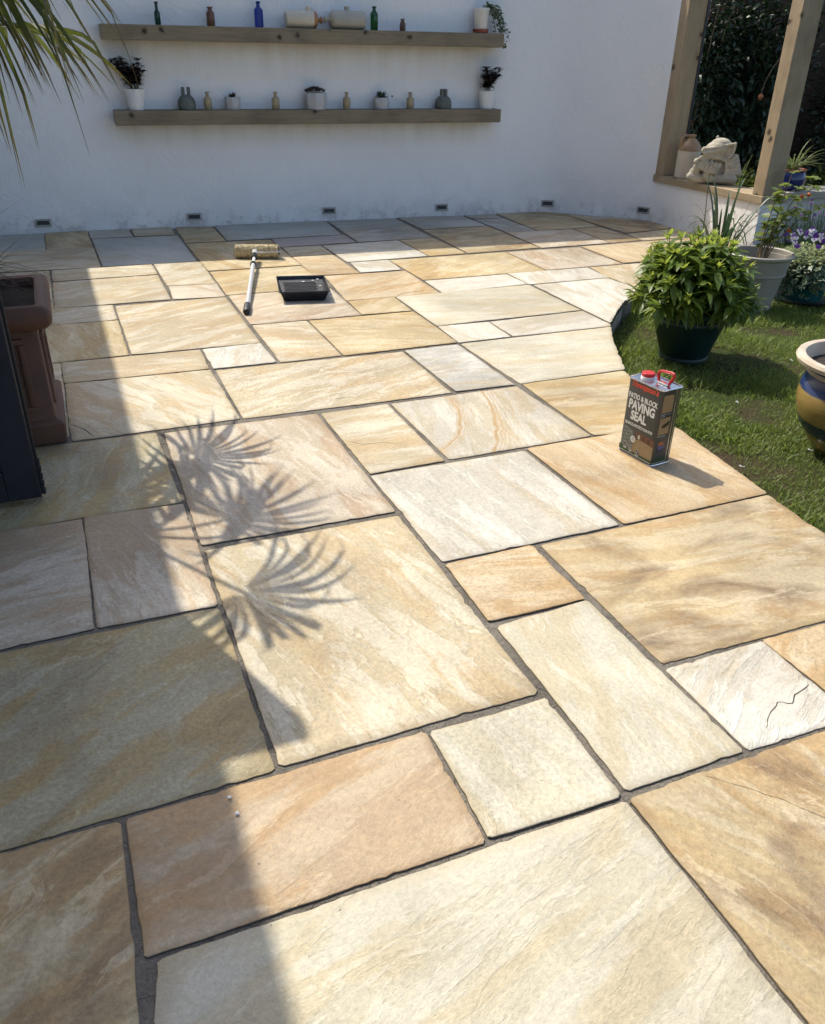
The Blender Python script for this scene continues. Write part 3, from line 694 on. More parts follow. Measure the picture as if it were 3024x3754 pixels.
# ---------------------------------------------------------------- shelves
WROT = WA
def shelf(label, u0, u1, z0, zt, tilt, depth=.17):
    o = MB().box((0, 0, 0), (u1-u0, depth, zt-z0), None, .006)
    for i, (x, y, z) in enumerate(o.v): o.v[i] = (x, y+noise.noise((x*3, z*9, 1))*.003, z+noise.noise((x*2.5, y*9, 5))*.003)
    o = o.build('timber_shelf', M_OAK); o.location = wp((u0+u1)/2, depth/2+.001, (z0+zt)/2); o.rotation_euler = (0, -tilt, WROT)
    return tag(o, label, 'shelf', 'timber shelves on the white wall')
shelf('long weathered timber shelf, the upper of two on the white wall', .14, 3.275, 1.328, 1.428, .0034)
shelf('long weathered timber shelf, the lower of two on the white wall', .155, 3.29, .772, .872, .0032)
def zs(u, upper): return (1.4285+(u-1.7)*.0034) if upper else (.8725+(u-1.7)*.0032)
def on(u, upper, d=.09): return wp(u, d, zs(u, upper))
def shelf_thing(name, label, cat, u, upper, group=None, d=.09): return thing(name, label, cat, on(u, upper, d), WROT, group)
# bottles, upper shelf
def bottle(name, label, u, w, h, mat, upper=True, square=False, neck=.4, sh=.62, group=None):
    r = w/2; nr = r*neck; t = shelf_thing(name, label, 'bottle', u, upper, group)
    prof = [(r*.9, 0), (r, .006), (r, h*sh), (r*.93, h*(sh+.04)), (nr*1.25, h*(sh+.12)), (nr, h*(sh+.17)), (nr, h*.92), (nr*1.35, h*.925), (nr*1.4, h*.985), (nr*.9, h), (nr*.7, h*.97)]
    if square:
        mb = MB(); n_ = 8; vv = []; k = len(prof)
        mb.lathe([(p[0]*1.08, p[1]) for p in prof[:4]] + prof[4:], n=8)
        mb.v = [(x, y, z) for x, y, z in mb.v]
        mb.build('body', mat, t)
    else: MB().lathe(prof, n=20).build('body', mat, t, True)
    MB().lathe([(nr*.7, h*.90), (nr*.69, h*.968)], n=14).build('mouth', M_RUBBER, t)
    return t
bottle('glass_bottle', 'slim dark green glass bottle, leftmost on the upper shelf', .549, .042, .145, M_GDARK, neck=.5, sh=.5)
bottle('glass_bottle', 'dark brown bottle on the upper shelf beside the cobalt blue one', .928, .06, .124, M_BROWNGL, neck=.55, sh=.66)
bottle('glass_bottle', 'tall cobalt blue glass bottle on the upper shelf', 1.284, .062, .168, M_GBLUE, neck=.42, sh=.66, square=True)
bottle('glass_bottle', 'bright green glass bottle to the right of the stoneware flagons', 2.188, .059, .162, M_GGREEN, neck=.42, sh=.68)
bottle('stoneware_jar', 'small brown jar alone on the right half of the upper shelf', 2.423, .046, .084, M_BROWNGL, neck=.62, sh=.6)
TG = 'small tan stoneware bottles on the lower shelf'
for u, lb in ((.853, 'small tan stoneware bottle between the left pronged ornament and a succulent pot'), (1.377, 'small tan stoneware bottle just left of the largest octagonal pot'),
              (1.954, 'small tan stoneware bottle just right of the largest octagonal pot'), (2.498, 'small tan stoneware bottle just left of the right pronged ornament')):
    t_ = bottle('stoneware_bottle', lb, u, .060, .124, M_TANST, False, neck=.42, sh=.60, group=TG); t_.rotation_euler.z += u*3
# flagons lying on their sides
def flagon(label, u, wdt, h, body, endm, neckdir):
    t = shelf_thing('stoneware_flagon', label, 'flagon', u, True, 'stoneware flagons lying on the upper shelf'); r = h/2
    ry = Matrix.Rotation(R(90)*neckdir, 4, 'Y'); L_ = wdt/2
    MB().lathe([(0, -L_), (r*.9, -L_), (r, -L_+.012), (r, L_*.72)], (0, 0, r), 28, ry).build('body', body, t, True)
    MB().lathe([(r+.0005, L_*.72), (r*.97, L_*.86), (r*.75, L_*.98), (.022, L_*1.02), (.015, L_*1.06)], (0, 0, r), 28, ry, caps=False).build('shoulder', endm, t, True)
    MB().lathe([(.015, L_*1.05), (.014, L_*1.16), (.023, L_*1.2), (.024, L_*1.3), (.014, L_*1.34)], (0, 0, r), 18, ry).build('neck', endm, t, True)
    MB().lathe([(.019, 0), (.017, .014), (.021, .016), (.021, .03), (.012, .031)], (L_*(.45*neckdir if neckdir > 0 else 0), 0, h-.004), 16).build('filler_spout', body, t, True)
    return t
flagon('cream stoneware flagon lying on its side with a brown glazed neck', 1.61, .245, .118, M_CREAMST, M_BROWNST, 1)
flagon('grey stoneware flagon lying on its side, its neck facing the cream one', 1.968, .275, .128, M_GREYST, M_GREYST, -1)
# white pot with trailing ivy
t = shelf_thing('potted_ivy', 'white pot on a red saucer with variegated ivy trailing off the shelf end', 'potted plant', 3.095, True)
MB().lathe([(.05, 0), (.062, .004), (.066, .026), (.060, .028), (.056, .01)], n=28).build('saucer', M_TERRA2, t, True)
MB().lathe([(.050, .027), (.053, .03), (.066, .16), (.069, .163), (.069, .176), (.062, .176), (.060, .155)], n=32).build('pot', M_WHITEPOT, t, True)
MB().lathe([(0.001, .160), (.061, .158)], n=20).build('soil', M_SOIL, t)
def ivy_leaf():
    v = [(0, 0, 0), (.25, -.38, .05), (.5, -.30, .02), (.55, -.42, 0), (.72, -.16, 0), (1, 0, -.08), (.72, .16, 0), (.55, .42, 0), (.5, .30, .02), (.25, .38, .05), (.45, 0, -.03)]
    f = [(0, 1, 2, 10), (2, 3, 4, 10), (4, 5, 10), (5, 6, 10), (6, 7, 8, 10), (8, 9, 0, 10)]; tip = [.3, 1, .9, 1, .9, 1, .9, 1, .9, 1, 0]; return v, f, tip
IV = ivy_leaf()
def vines(parent, paths, dens, size, mat, stem=M_GSTEM, sr=.0016, spread=.02):
    P = []; D = []; mb = MB()
    for pa in paths:
        mb.tube(pa, sr, 5)
        for i in range(len(pa)-1):
            a, b = Vector(pa[i]), Vector(pa[i+1])
            for j in range(dens):
                p = a.lerp(b, random.random()); P.append([p.x+random.gauss(0, spread), p.y+random.gauss(0, spread), p.z+random.gauss(0, spread)])
                D.append([random.gauss(0, 1), random.gauss(-.5, .8), random.gauss(-.5, .6)])
    P = np.array(P); D = np.array(D); g = np.random.default_rng(len(P))
    me = inst_mesh('foliage', IV[0], IV[1], frames(D, g.uniform(-.8, .8, len(P)), g.uniform(.6, 1.2, len(P))*size), P, IV[2])
    o = obj('foliage', me, mat, parent); tag(o, kind='stuff'); mb.build('vine', stem, parent, True)
pth = []
for k in range(9):
    e = random.uniform(.10, .27); dz = random.uniform(-.12, .05); pth.append(bezier((random.uniform(-.03, .04), 0, .16), (e*.6, random.uniform(-.05, .02), .26), (e, random.uniform(-.07, 0), dz), 8))
pth += [bezier((.03, 0, .16), (.16, -.04, .27), (.19, -.06, -.09), 9), bezier((.03, 0, .16), (.12, -.04, .25), (.16, -.05, .02), 9)]
vines(t, pth, 3, .034, M_IVY, spread=.012)
# dark-leaved plants in white ribbed pots
def ribbed(h, r0, r1):
    p = [(r0*.96, 0), (r0, .004)]; n_ = 22
    for i in range(n_+1): z = .006+(h-.01)*i/n_; p.append((r0+(r1-r0)*i/n_+(.0012 if i % 2 else 0), z))
    return p + [(r1+.002, h), (r1-.006, h), (r1-.008, h-.02)]
def dark_plant(label, u, r0, r1, h, pw, ph, n_st, lean, seed):
    t = shelf_thing('potted_plant', label, 'potted plant', u, False, 'dark-leaved plants in white pots on the lower shelf'); rn = random.Random(seed)
    MB().lathe(ribbed(h, r0, r1), n=36).build('pot', M_WHITEPOT, t, True, ang=25)
    MB().lathe([(.001, h-.016), (r1-.007, h-.018)], n=20).build('soil', M_SOIL, t)
    P = []; D = []; mb = MB()
    for k in range(n_st):
        a = rn.uniform(0, 6.28); e = rn.uniform(.1, .5)*pw; top = Vector((math.cos(a)*e+lean*rn.random(), math.sin(a)*e*.6, h+ph*rn.uniform(.55, 1)))
        pa = bezier((math.cos(a)*r1*.3, math.sin(a)*r1*.3, h-.02), (math.cos(a)*e*.5, math.sin(a)*e*.4, h+ph*.4), top, 7); mb.tube(pa, .0018, 5)
        for i in range(2, 8):
            for j in range(6 if i > 4 else 4):
                b = rn.uniform(0, 6.28); P.append(list(pa[i])); D.append([math.cos(b), math.sin(b), rn.uniform(-.1, .9)])
    g = np.random.default_rng(seed); v_, f_, tp = leaf_tpl(1, .6, 3, .2, .25, .8); P = np.array(P)
    me = inst_mesh('foliage', v_, f_, frames(np.array(D), None, g.uniform(.03, .055, len(P))), P, tp); tag(obj('foliage', me, M_DARKLEAF, t), kind='stuff')
    mb.build('stem', M_STEM, t, True)
dark_plant('bushy dark-leaved plant in a white ribbed pot, left end of lower shelf', .325, .054, .075, .142, .22, .20, 24, -.05, 1)
dark_plant('upright dark-leaved plant in a white ribbed pot, right end of lower shelf', 3.184, .054, .070, .138, .12, .17, 14, .07, 2)
# pronged ornaments
def pronged(label, u, w, h, gap, rz):
    t = shelf_thing('stone_ornament', label, 'ornament', u, False, 'pronged grey-green ornaments on the lower shelf'); t.rotation_euler.z += rz; r = w/2
    MB().lathe([(r*.92, 0), (r, .010), (r*.99, h*.25), (r*.93, h*.40), (r*.80, h*.52), (r*.6, h*.61), (r*.42, h*.65), (.001, h*.66)], n=28).build('body', M_LICHEN, t, True, ang=60)
    for s in (-1, 1):
        mb = MB().box((s*gap/2, 0, h*.77), (.024, .034, h*.44), None, .006)
        mb.build('prong', M_LICHEN, t, True)
pronged('grey-green domed ornament with two spread prongs, left on the lower shelf', .695, .135, .157, .042, 0)
pronged('grey-green domed ornament with two close prongs, right on the lower shelf', 2.791, .138, .150, .033, .25)
# octagonal concrete pots with succulents
def octpot(label, u, w, h, kind, seed):
    t = shelf_thing('potted_succulent', label, 'potted plant', u, False, 'octagonal concrete pots with succulents'); rn = random.Random(seed); t.rotation_euler.z += .2; r = w/2*1.04
    MB().lathe([(r*.86, 0), (r*.9, .003), (r, h*.55), (r*.96, h-.003), (r*.94, h), (r*.80, h), (r*.78, h-.02)], n=8).build('pot', M_CONC, t)
    MB().lathe([(.001, h-.012), (r*.8, h-.014)], n=8).build('soil', M_SOIL, t)
    P = []; D = []; S_ = []
    if kind == 'mat':
        for k in range(38):
            a = rn.uniform(0, 6.28); e = math.sqrt(rn.random())*r*.86; c = Vector((math.cos(a)*e, math.sin(a)*e, h-.012+.034*(1-(e/r)**2)+rn.uniform(0, .008)))
            for j in range(9): b = j*.7+a; P.append(list(c)); D.append([math.cos(b), math.sin(b), rn.uniform(.4, 1.2)]); S_.append(rn.uniform(.018, .028))
        v_, f_, tp = leaf_tpl(1, .5, 3, .3, -.15, .8); m_ = M_SUCC
    else:
        for k in range(26):
            b = k*2.4; el = .15+1.1*k/26; P.append([0, 0, h-.012]); D.append([math.cos(b), math.sin(b), el]); S_.append((.075 if kind == 'agave' else .052)*rn.uniform(.8, 1.05))
        if kind == 'agave':
            for k in range(10): b = k*.7; P.append([.085, -.03, h+.004]); D.append([math.cos(b), math.sin(b), .5]); S_.append(.02)
            for k in range(24): b = k*.9; P.append([.0, -.02, h-.01]); D.append([math.cos(b), math.sin(b), .9]); S_.append(.035)
        v_, f_, tp = leaf_tpl(1, .3, 3, .3, -.2, .7); m_ = M_SUCC2 if kind == 'agave' else M_SUCC
    me = inst_mesh('foliage', v_, f_, frames(np.array(D), None, np.array(S_)), np.array(P), tp); tag(obj('foliage', me, m_, t), kind='stuff')
octpot('octagonal concrete pot with a spiky dark rosette, leftmost of three', 1.042, .118, .088, 'rosette', 4)
octpot('largest octagonal concrete pot, with a low reddish succulent mat', 1.698, .178, .120, 'mat', 5)
octpot('octagonal concrete pot with a pointed grey-green rosette, rightmost of three', 2.247, .126, .085, 'agave', 6)

# ---------------------------------------------------------------- recessed lights at the foot of the wall
def wall_light(label, pos, rz):
    t = thing('wall_light', label, 'wall light', pos, rz, 'recessed lights along the foot of the wall'); w, h = .118, .056
    for s in (-1, 1):
        MB().box((0, -.004, s*(h/2-.006)), (w, .018, .012), None, .002).build('frame_bar', M_FRAMEG, t); MB().box((s*(w/2-.007), -.004, 0), (.014, .018, h-.024), None, .002).build('frame_bar', M_FRAMEG, t)
    MB().box((0, .002, 0), (w-.028, .012, h-.024)).build('lens', M_LENS, t)
    for k in range(3): MB().box((0, -.005, -.009+k*.009), (w-.03, .004, .002)).build('louvre', M_LENS, t)
    MB().add([(-.066, -.002, -.034), (.06, -.002, -.037), (.07, -.002, .012), (.055, -.002, .035), (-.03, -.002, .031), (-.067, -.002, .027)], [(0, 1, 2, 3, 4, 5)]).build('plaster_patch', M_WHITEP, t)
for k, (u, z) in enumerate(((-.48, .072), (.669, .075), (1.803, .083), (2.839, .075))):
    wall_light(['leftmost recessed light, by the terracotta planter', 'second recessed light from the left, under the left shelf end', 'third recessed light from the left, under the middle of the shelves', 'fourth recessed light from the left, under the right shelf end'][k], wp(u, .003, z), WROT)
wall_light('fifth recessed light from the left, in the curve of the wall', Vector((1.195, 8.135, .078)), R(-6))
wall_light('sixth recessed light from the left, below the sill end', Vector((2.018, 7.826, .085)), R(-33))

# ---------------------------------------------------------------- terracotta planter with the fan palm
PL = gp(-.34, 3.315)
pt = thing('potted_palm', 'fan palm in a tall square terracotta planter at the left edge', 'palm', PL, GROT)
def sqring(prof, cr=.02, n=4):
    """square lathe with rounded corners"""
    mb = MB(); v = []; f = []; k = len(prof); m = 4*(n+1)
    for h_, z in prof:
        c = min(cr, h_*.5)
        for q in range(4):
            for j in range(n+1):
                a = math.pi/2*q + math.pi/2*j/n; sx, sy = [(1, 1), (-1, 1), (-1, -1), (1, -1)][q]
                v.append((sx*(h_-c)+c*math.cos(a), sy*(h_-c)+c*math.sin(a), z))
    for t_ in range(k-1):
        for i in range(m): f.append((t_*m+i, t_*m+(i+1) % m, (t_+1)*m+(i+1) % m, (t_+1)*m+i))
    mb.add(v, f); return mb
sqring([(.20, 0), (.236, .002), (.238, .075), (.230, .085), (.216, .09), (.212, .10), (.209, .42), (.207, .425)], .008).build('body', M_TERRA, pt, True, ang=35)
sqring([(.205, .415), (.222, .425), (.245, .432), (.262, .45), (.266, .47), (.262, .495), (.250, .51), (.232, .514), (.216, .508), (.212, .44), (.21, .40)], .02, 5).build('rim', M_TERRA, pt, True, ang=50)
sqring([(.001, .475), (.213, .472)], .01).build('soil', M_SOIL, pt)
# raised panel mouldings on the two visible sides
for q in range(4):
    Rz = Matrix.Rotation(math.pi/2*q, 4, 'Z'); mb = MB(); y = -.2125
    for (x0, x1, z0, z1) in ((-.155, .155, .375, .395), (-.155, .155, .125, .145), (-.155, -.135, .145, .375), (.135, .155, .145, .375)):
        mb.box(((x0+x1)/2, y, (z0+z1)/2), (x1-x0, .02, z1-z0), None, .006)
    mb.v = [tuple(Rz @ Vector(p)) for p in mb.v]; mb.build('panel_moulding', M_TERRA, pt, True)
    for s in (-1, 1):
        for s2 in (-1, 1):
            mb = MB().box((s*.095, y+.002, .26+s2*.075), (.085, .014, .010), Matrix.Rotation(R(40)*s*s2, 4, 'Y'), .003); mb.v = [tuple(Rz @ Vector(p)) for p in mb.v]; mb.build('panel_bracket', M_TERRA, pt, True)
# trunk wrapped in brown fibre
tk = [Vector((-.02, .0, .44)), Vector((-.025, .01, .8)), Vector((-.03, .0, 1.15)), Vector((-.02, .0, 1.42))]
MB().tube(tk, [.085, .08, .075, .06], 14).build('trunk', M_FIBRE, pt, True)
g = np.random.default_rng(5); N = 2600
zz = g.uniform(.44, 1.4, N); aa = g.uniform(0, 6.28, N); P = np.stack([-.025+.08*np.cos(aa), .08*np.sin(aa), zz], 1)
low = zz < .62
D = np.stack([np.cos(aa+g.normal(0, .5, N)), np.sin(aa+g.normal(0, .5, N)), g.normal(.1, .6, N)], 1)
v_, f_, _t = leaf_tpl(1, .018, 4, 0, .45, .5)
tag(obj('fibre', inst_mesh('fibre', v_, f_, frames(D, None, g.uniform(.04, .12, N)*np.where(low, 2.6, 1)), P), M_FIBRE, pt), kind='stuff')
def fan(hub, axis, nrm, rad, spread, nseg, droop, seed, foot):
    """one fan leaf: broad folded segments, fused towards the hub, forked and drooping at the tips"""
    rn = random.Random(seed); hub = Vector(hub); ax = Vector(axis).normalized(); nz = Vector(nrm); nz = (nz-ax*nz.dot(ax)).normalized(); ay = nz.cross(ax)
    v = []; f = []; tip = []; ns = 9
    for k in range(nseg):
        a = spread*(-1+2*(k+.5)/nseg)+rn.uniform(-.03, .03); d = ax*math.cos(a)+ay*math.sin(a); s = nz.cross(d).normalized()
        Lk = rad*(1-.28*(abs(a)/max(spread, .01))**2)*rn.uniform(.86, 1.08); w0_ = 2*spread/nseg; dr = droop*rn.uniform(.55, 1.5); tw = rn.uniform(-.5, .5); side = rn.uniform(-.08, .08); kink = rn.uniform(.5, .85) if rn.random() < .4 else 2
        split = rn.uniform(.66, .82); fork = rn.uniform(.02, .05)
        def ctr(t_, sg):
            r_ = Lk*(.05+.95*t_); p = hub + d*r_ + s*side*t_*t_*Lk + s*sg*fork*max(0, t_-split)*Lk*2; fall = max(0, t_-.25)
            p = p + Vector((0, 0, -1))*dr*Lk*fall**1.8*1.5
            if t_ > kink: p = p + Vector((0, 0, -1))*(t_-kink)*Lk*.7 - d*(t_-kink)*Lk*.45
            return p
        def hw_(t_):
            r_ = Lk*(.05+.95*t_); fz = .38*Lk; return .5*w0_*min(r_, fz)*.95*(1 if r_ < fz else max(.02, 1-((r_-fz)/(Lk-fz))**1.9))
        for sg in (-1, 1):                                     # left and right half of the folded segment
            o = len(v)
            for i in range(ns+1):
                t_ = i/ns; w = hw_(t_); p = ctr(t_, sg); ss = s*math.cos(tw*t_)+nz*math.sin(tw*t_)
                gap = .25*w if t_ > split else 0; v += [p-nz*w*.35+ss*sg*gap, p+ss*sg*w*.88+nz*w*.6]; tip += [t_]*2
            for i in range(ns):
                b = o+2*i; f.append((b, b+2, b+3, b+1) if sg < 0 else (b, b+1, b+3, b+2))
    me = bpy.data.meshes.new('frond'); me.from_pydata([tuple(p) for p in v], [], f); me.update()
    at = me.attributes.new('tip', 'FLOAT', 'POINT'); at.data.foreach_set('value', tip)
    o = obj('frond', me, M_PALM, pt, True, None, 60)
    MB().tube(bezier(foot, Vector(foot).lerp(hub, .55)+Vector((0, 0, .07)), hub+ax*.03, 8), [.011]*3+[.008]*6, 6).build('petiole', M_PALMST, o, True)
inv = (Matrix.Translation(PL) @ Matrix.Rotation(GROT, 4, 'Z')).inverted()
def wl_(x, y, z): return inv @ Vector((x, y, z))
def wd_(x, y, z): return Matrix.Rotation(-GROT, 3, 'Z') @ Vector((x, y, z))
FT = Vector((-.02, 0, 1.40))
FANS = [  # hub, axis, normal in world directions, radius, half spread, segments, droop
 ((-1.50, 3.42, 1.345), (.95, -.12, .02), (-.12, .1, 1), .42, 2.5, 24, .45),
 ((-1.42, 2.99, 1.60), (.60, .22, -.50), (.72, -.1, .6), .44, 1.6, 18, .65),
 ((-1.30, 2.72, 1.60), (.78, -.5, -.05), (-.1, .1, 1), .50, 1.9, 21, .6),
 ((-1.64, 3.10, 1.66), (.45, .30, -.58), (.7, -.4, .6), .42, 1.7, 15, .6),
 ((-1.60, 3.30, 1.54), (.25, .25, -.75), (.8, -.4, .4), .42, 1.5, 14, .5),
 ((-1.55, 3.25, 1.86), (.5, .8, .2), (-.3, -.2, 1), .44, 1.9, 18, .35),
 ((-1.80, 2.55, 1.72), (-.1, -1, .1), (.1, .4, 1), .46, 1.9, 18, .4),
 ((-1.98, 2.85, 1.70), (-1, -.1, .1), (.4, 0, 1), .46, 1.9, 18, .4),
 ((-1.85, 3.25, 1.62), (-.7, .7, -.1), (.2, -.2, 1), .46, 1.9, 18, .5),
]
for i, (h_, a_, n_, r_, s_, k_, d_) in enumerate(FANS): fan(wl_(*h_), wd_(*a_), wd_(*n_), r_, s_, k_, d_, 40+i, FT)

# ---------------------------------------------------------------- tin of paving sealer
CANR = R(-59.5); can = thing('sealer_tin', 'grey rectangular tin of paving seal with red cap and handle on an orange slab', 'tin', (.853, 2.785, .0035), CANR)
CW, CD, CH = .170, .098, .292
M_CANG = plain('grey_printed_tin', (.055, .053, .050), .33, .15, .08, 10, .03)
def rr(w, d, z, r, n=4):
    out = []
    for q in range(4):
        sx, sy = [(1, 1), (-1, 1), (-1, -1), (1, -1)][q]
        for j in range(n+1): a = math.pi/2*q+math.pi/2*j/n; out.append((sx*(w/2-r)+r*math.cos(a), sy*(d/2-r)+r*math.sin(a), z))
    return out
def loft(rings, capb=True, capt=True):
    m = len(rings[0]); v = [p for r_ in rings for p in r_]; f = []
    for k in range(len(rings)-1):
        for i in range(m): f.append((k*m+i, k*m+(i+1) % m, (k+1)*m+(i+1) % m, (k+1)*m+i))
    if capb: f.append(tuple(range(m))[::-1])
    if capt: f.append(tuple((len(rings)-1)*m+i for i in range(m)))
    return MB().add(v, f)
loft([rr(CW, CD, .004, .014), rr(CW, CD, CH-.004, .014)]).build('body', M_CANG, can, True)
for z in (0, CH-.005): loft([rr(CW+.003, CD+.003, z, .015), rr(CW+.005, CD+.005, z+.0025, .016), rr(CW+.003, CD+.003, z+.005, .015), rr(CW-.004, CD-.004, z+.0052, .012)], True, False).build('rim_seam', M_TIN, can, True)
MB().add(rr(CW-.003, CD-.003, CH-.0035, .012), [tuple(range(20))]).build('lid_plate', M_TIN, can)
M_RED = plain('red_plastic', (.46, .018, .014), .38, 0, .08, 20, .05); M_REDP = plain('red_print', (.62, .06, .025), .5, 0, .08, 40, 0); M_WHP = plain('white_print', (.66, .66, .63), .5, 0, .03, 40, 0)
capx = -CW/2+.040
MB().lathe([(.0245, 0), (.0245, .006), (.022, .007)], (capx, .004, CH-.003), 28).build('neck_collar', M_WHITEP, can, True)
mb = MB(); 
prof = [(.0225, 0), (.0235, .001), (.0235, .012), (.022, .0135), (.001, .0135)]
mb.lathe(prof, (capx, .004, CH+.003), 40).build('cap', M_RED, can, True)
hx = .028
hp = [(hx-.020, 0, 0), (hx-.034, 0, .022), (hx-.030, 0, .032), (hx-.020, 0, .036), (hx+.02, 0, .041), (hx+.034, 0, .040), (hx+.038, 0, .032), (hx+.024, 0, 0)]
hb = MB(); pts_ = [Vector((x, .006+z*.25, CH-.002+z*1.05)) for x, y, z in hp]; hb.tube(pts_, .0055, 8)
for k in range(4): hb.box((hx-.015+k*.011, .006+.033*.25, CH+.0335+k*.0012), (.004, .006, .005), None, .001)
hb.build('handle', M_RED, can, True)
MB().box((hx+.002, .006, CH+.0005), (.05, .012, .005), None, .0015).build('handle_bracket', M_TIN, can)
MB().box((hx+.002, .006, CH+.0035), (.026, .009, .003), None, .001).build('handle_hinge', M_RED, can)
# seam on the right-hand side face
for dy in (.020, .026, .032): MB().box((CW/2+.0005, dy, CH/2), (.003, .0028, CH-.012), None, .0008).build('side_seam', M_TIN if dy != .026 else plain('olive_seam', (.10, .10, .045), .4, .3), can)
def text(name, s, size, x, z, mat, parent, face='front', bold=.0, shear=0.0, align='CENTER', sx=1.0, y=None):
    cu = bpy.data.curves.new(name, 'FONT'); cu.body = s; cu.size = size; cu.align_x = align; cu.align_y = 'BOTTOM_BASELINE' if False else 'BOTTOM'; cu.offset = bold; cu.shear = shear; cu.resolution_u = 3; cu.extrude = .0001
    to = bpy.data.objects.new(name, cu); col.objects.link(to); dg = bpy.context.evaluated_depsgraph_get(); me = bpy.data.meshes.new_from_object(to.evaluated_get(dg)); bpy.data.objects.remove(to, do_unlink=True)
    o = obj(name, me, mat, parent)
    if face == 'front': o.location = (x, -CD/2-.0006, z); o.rotation_euler = (R(90), 0, 0)
    else: o.location = (CW/2+.0006, x, z); o.rotation_euler = (R(90), 0, R(90))
    o.scale = (sx, 1, 1); return o
text('lettering', "Thompson's", .030, 0, CH*.885, M_REDP, can, bold=.0009, shear=.25, sx=.90)
text('lettering', "PATIO & BLOCK", .0265, 0, CH*.735, M_WHP, can, bold=.0009, sx=.74)
text('lettering', "PAVING", .046, 0, CH*.59, M_WHP, can, bold=.0019, sx=.80)
text('lettering', "SEAL", .046, -.008, CH*.455, M_WHP, can, bold=.0019, sx=.80)
text('lettering', "ENHANCES & PROTECTS YOUR PATIO", .0145, 0, CH*.395, M_WHP, can, bold=.0004, sx=.545)
def card(name, pts, mat, lift=.0003, face='front', parent=can):
    if face == 'front': v = [(x, -CD/2-lift, z) for x, z in pts]
    else: v = [(CW/2+lift, x, z) for x, z in pts]
    return MB().add(v, [tuple(range(len(pts)))]).build(name, mat, parent)
hw = CW/2-.012
def mk_cob():
    t = NT('printed_cobbles'); v = t.coord(); n = t.n.new('ShaderNodeTexBrick'); t.link(t.map(v, (1, 1, 1), (R(90), 0, R(12))), n.inputs[0]); n.inputs['Scale'].default_value = 34; n.inputs['Color1'].default_value = (.17, .18, .165, 1); n.inputs['Color2'].default_value = (.12, .13, .12, 1); n.inputs['Mortar'].default_value = (.045, .048, .045, 1); n.inputs['Mortar Size'].default_value = .035; n.inputs['Row Height'].default_value = .45
    t.base(n.outputs[0], .4); return t.m
card('printed_picture', [(-hw, .022), (-.005, .022), (-.022, .10), (-hw, .112)], mk_cob())
card('printed_picture', [(-.02, .022), (hw+.01, .022), (hw+.01, .073), (.02, .078), (-.014, .070)], plain('printed_tan_patio', (.24, .165, .085), .45, 0, .12, 60, 0), .0004)
card('printed_picture', [(-.014, .070), (.02, .078), (hw+.01, .0735), (hw+.01, .100), (-.005, .104)], plain('printed_brown_house', (.115, .04, .02), .45, 0, .25, 90, 0), .0004)
for x0 in (.004, .028, .052): card('printed_picture', [(x0, .079), (x0+.010, .079), (x0+.010, .095), (x0, .095)], plain('printed_window', (.04, .02, .012) if x0 > .01 else (.42, .40, .36), .4, 0, .1, 50, 0), .0006)
card('printed_band', [(-hw-.008, .012), (hw+.01, .012), (hw+.01, .024), (.03, .018), (-.02, .019), (-.05, .026), (-hw-.008, .034)], plain('printed_green', (.018, .06, .022), .4, 0, .1, 40, 0), .0008)
card('printed_line', [(-hw-.01, .0108), (hw+.01, .0108), (hw+.01, .0122), (-hw-.01, .0122)], M_WHP, .0010)
def disc(x, z, r, mat, lift, face='front'): return card('printed_disc', [(x+r*math.cos(a), z+r*math.sin(a)) for a in [2*math.pi*i/24 for i in range(24)]], mat, lift, face)
disc(-.018, .070, .0125, M_WHP, .0011)
text('lettering', "WET", .0075, -.018, .0705, M_CANG, can, sx=.9).location.y -= .0009
text('lettering', "LOOK", .0075, -.018, .0635, M_CANG, can, sx=.8).location.y -= .0009
for x, z in ((-.052, .040), (-.022, .036), (.012, .030)):
    disc(x, z, .0082, M_WHP, .0011); disc(x, z, .0072, plain('printed_black', (.012, .013, .012), .4, 0, .1, 40, 0), .0013)
    for k in range(3): card('printed_line', [(x-.009+k*.0015, z-.0125-k*.0028), (x+.009-k*.0015, z-.0125-k*.0028), (x+.009-k*.0015, z-.0113-k*.0028), (x-.009+k*.0015, z-.0113-k*.0028)], M_WHP, .0012)
card('printed_tick', [(.0075, .030), (.0105, .0262), (.0170, .0345), (.0158, .0356), (.0104, .0287), (.0086, .0310)], M_WHP, .0016)
card('printed_mark', [(-.0265, .0345), (-.0175, .0345), (-.0195, .037), (-.0245, .037)], M_WHP, .0016); card('printed_mark', [(-.0556, .0395), (-.0484, .0395), (-.0484, .0407), (-.0556, .0407)], M_WHP, .0016)
# right-hand side face
T1 = plain('printed_tan_panel', (.30, .195, .095), .45, 0, .15, 60, 0)
card('printed_picture', [(-.040, .205), (.010, .205), (.010, .268), (-.034, .270), (-.040, .266)], T1, .0004, 'side')
card('printed_picture', [(-.040, .122), (.010, .122), (.010, .186), (-.040, .184)], T1, .0004, 'side')
card('printed_puddle', [(-.028, .152), (-.020, .160), (-.005, .165), (.004, .172), (.008, .168), (.005, .156), (-.004, .150), (-.014, .146), (-.024, .146)], plain('printed_dark', (.02, .011, .006), .4, 0, .1, 40, 0), .0007, 'side')
text('lettering', "Enhances the colour of", .0058, -.040, .196, M_WHP, can, 'side', align='LEFT', sx=.82); text('lettering', "your patio", .0058, -.040, .1895, M_WHP, can, 'side', align='LEFT', sx=.82)
text('lettering', "Protects your patio", .0058, -.040, .113, M_WHP, can, 'side', align='LEFT', sx=.82)
card('printed_disc', [(-.015+.0155*math.cos(a), .078+.0155*math.sin(a)) for a in [math.pi*i/14 for i in range(15)]], plain('printed_orange', (.33, .085, .03), .4, 0, .1, 40, 0), .0005, 'side')
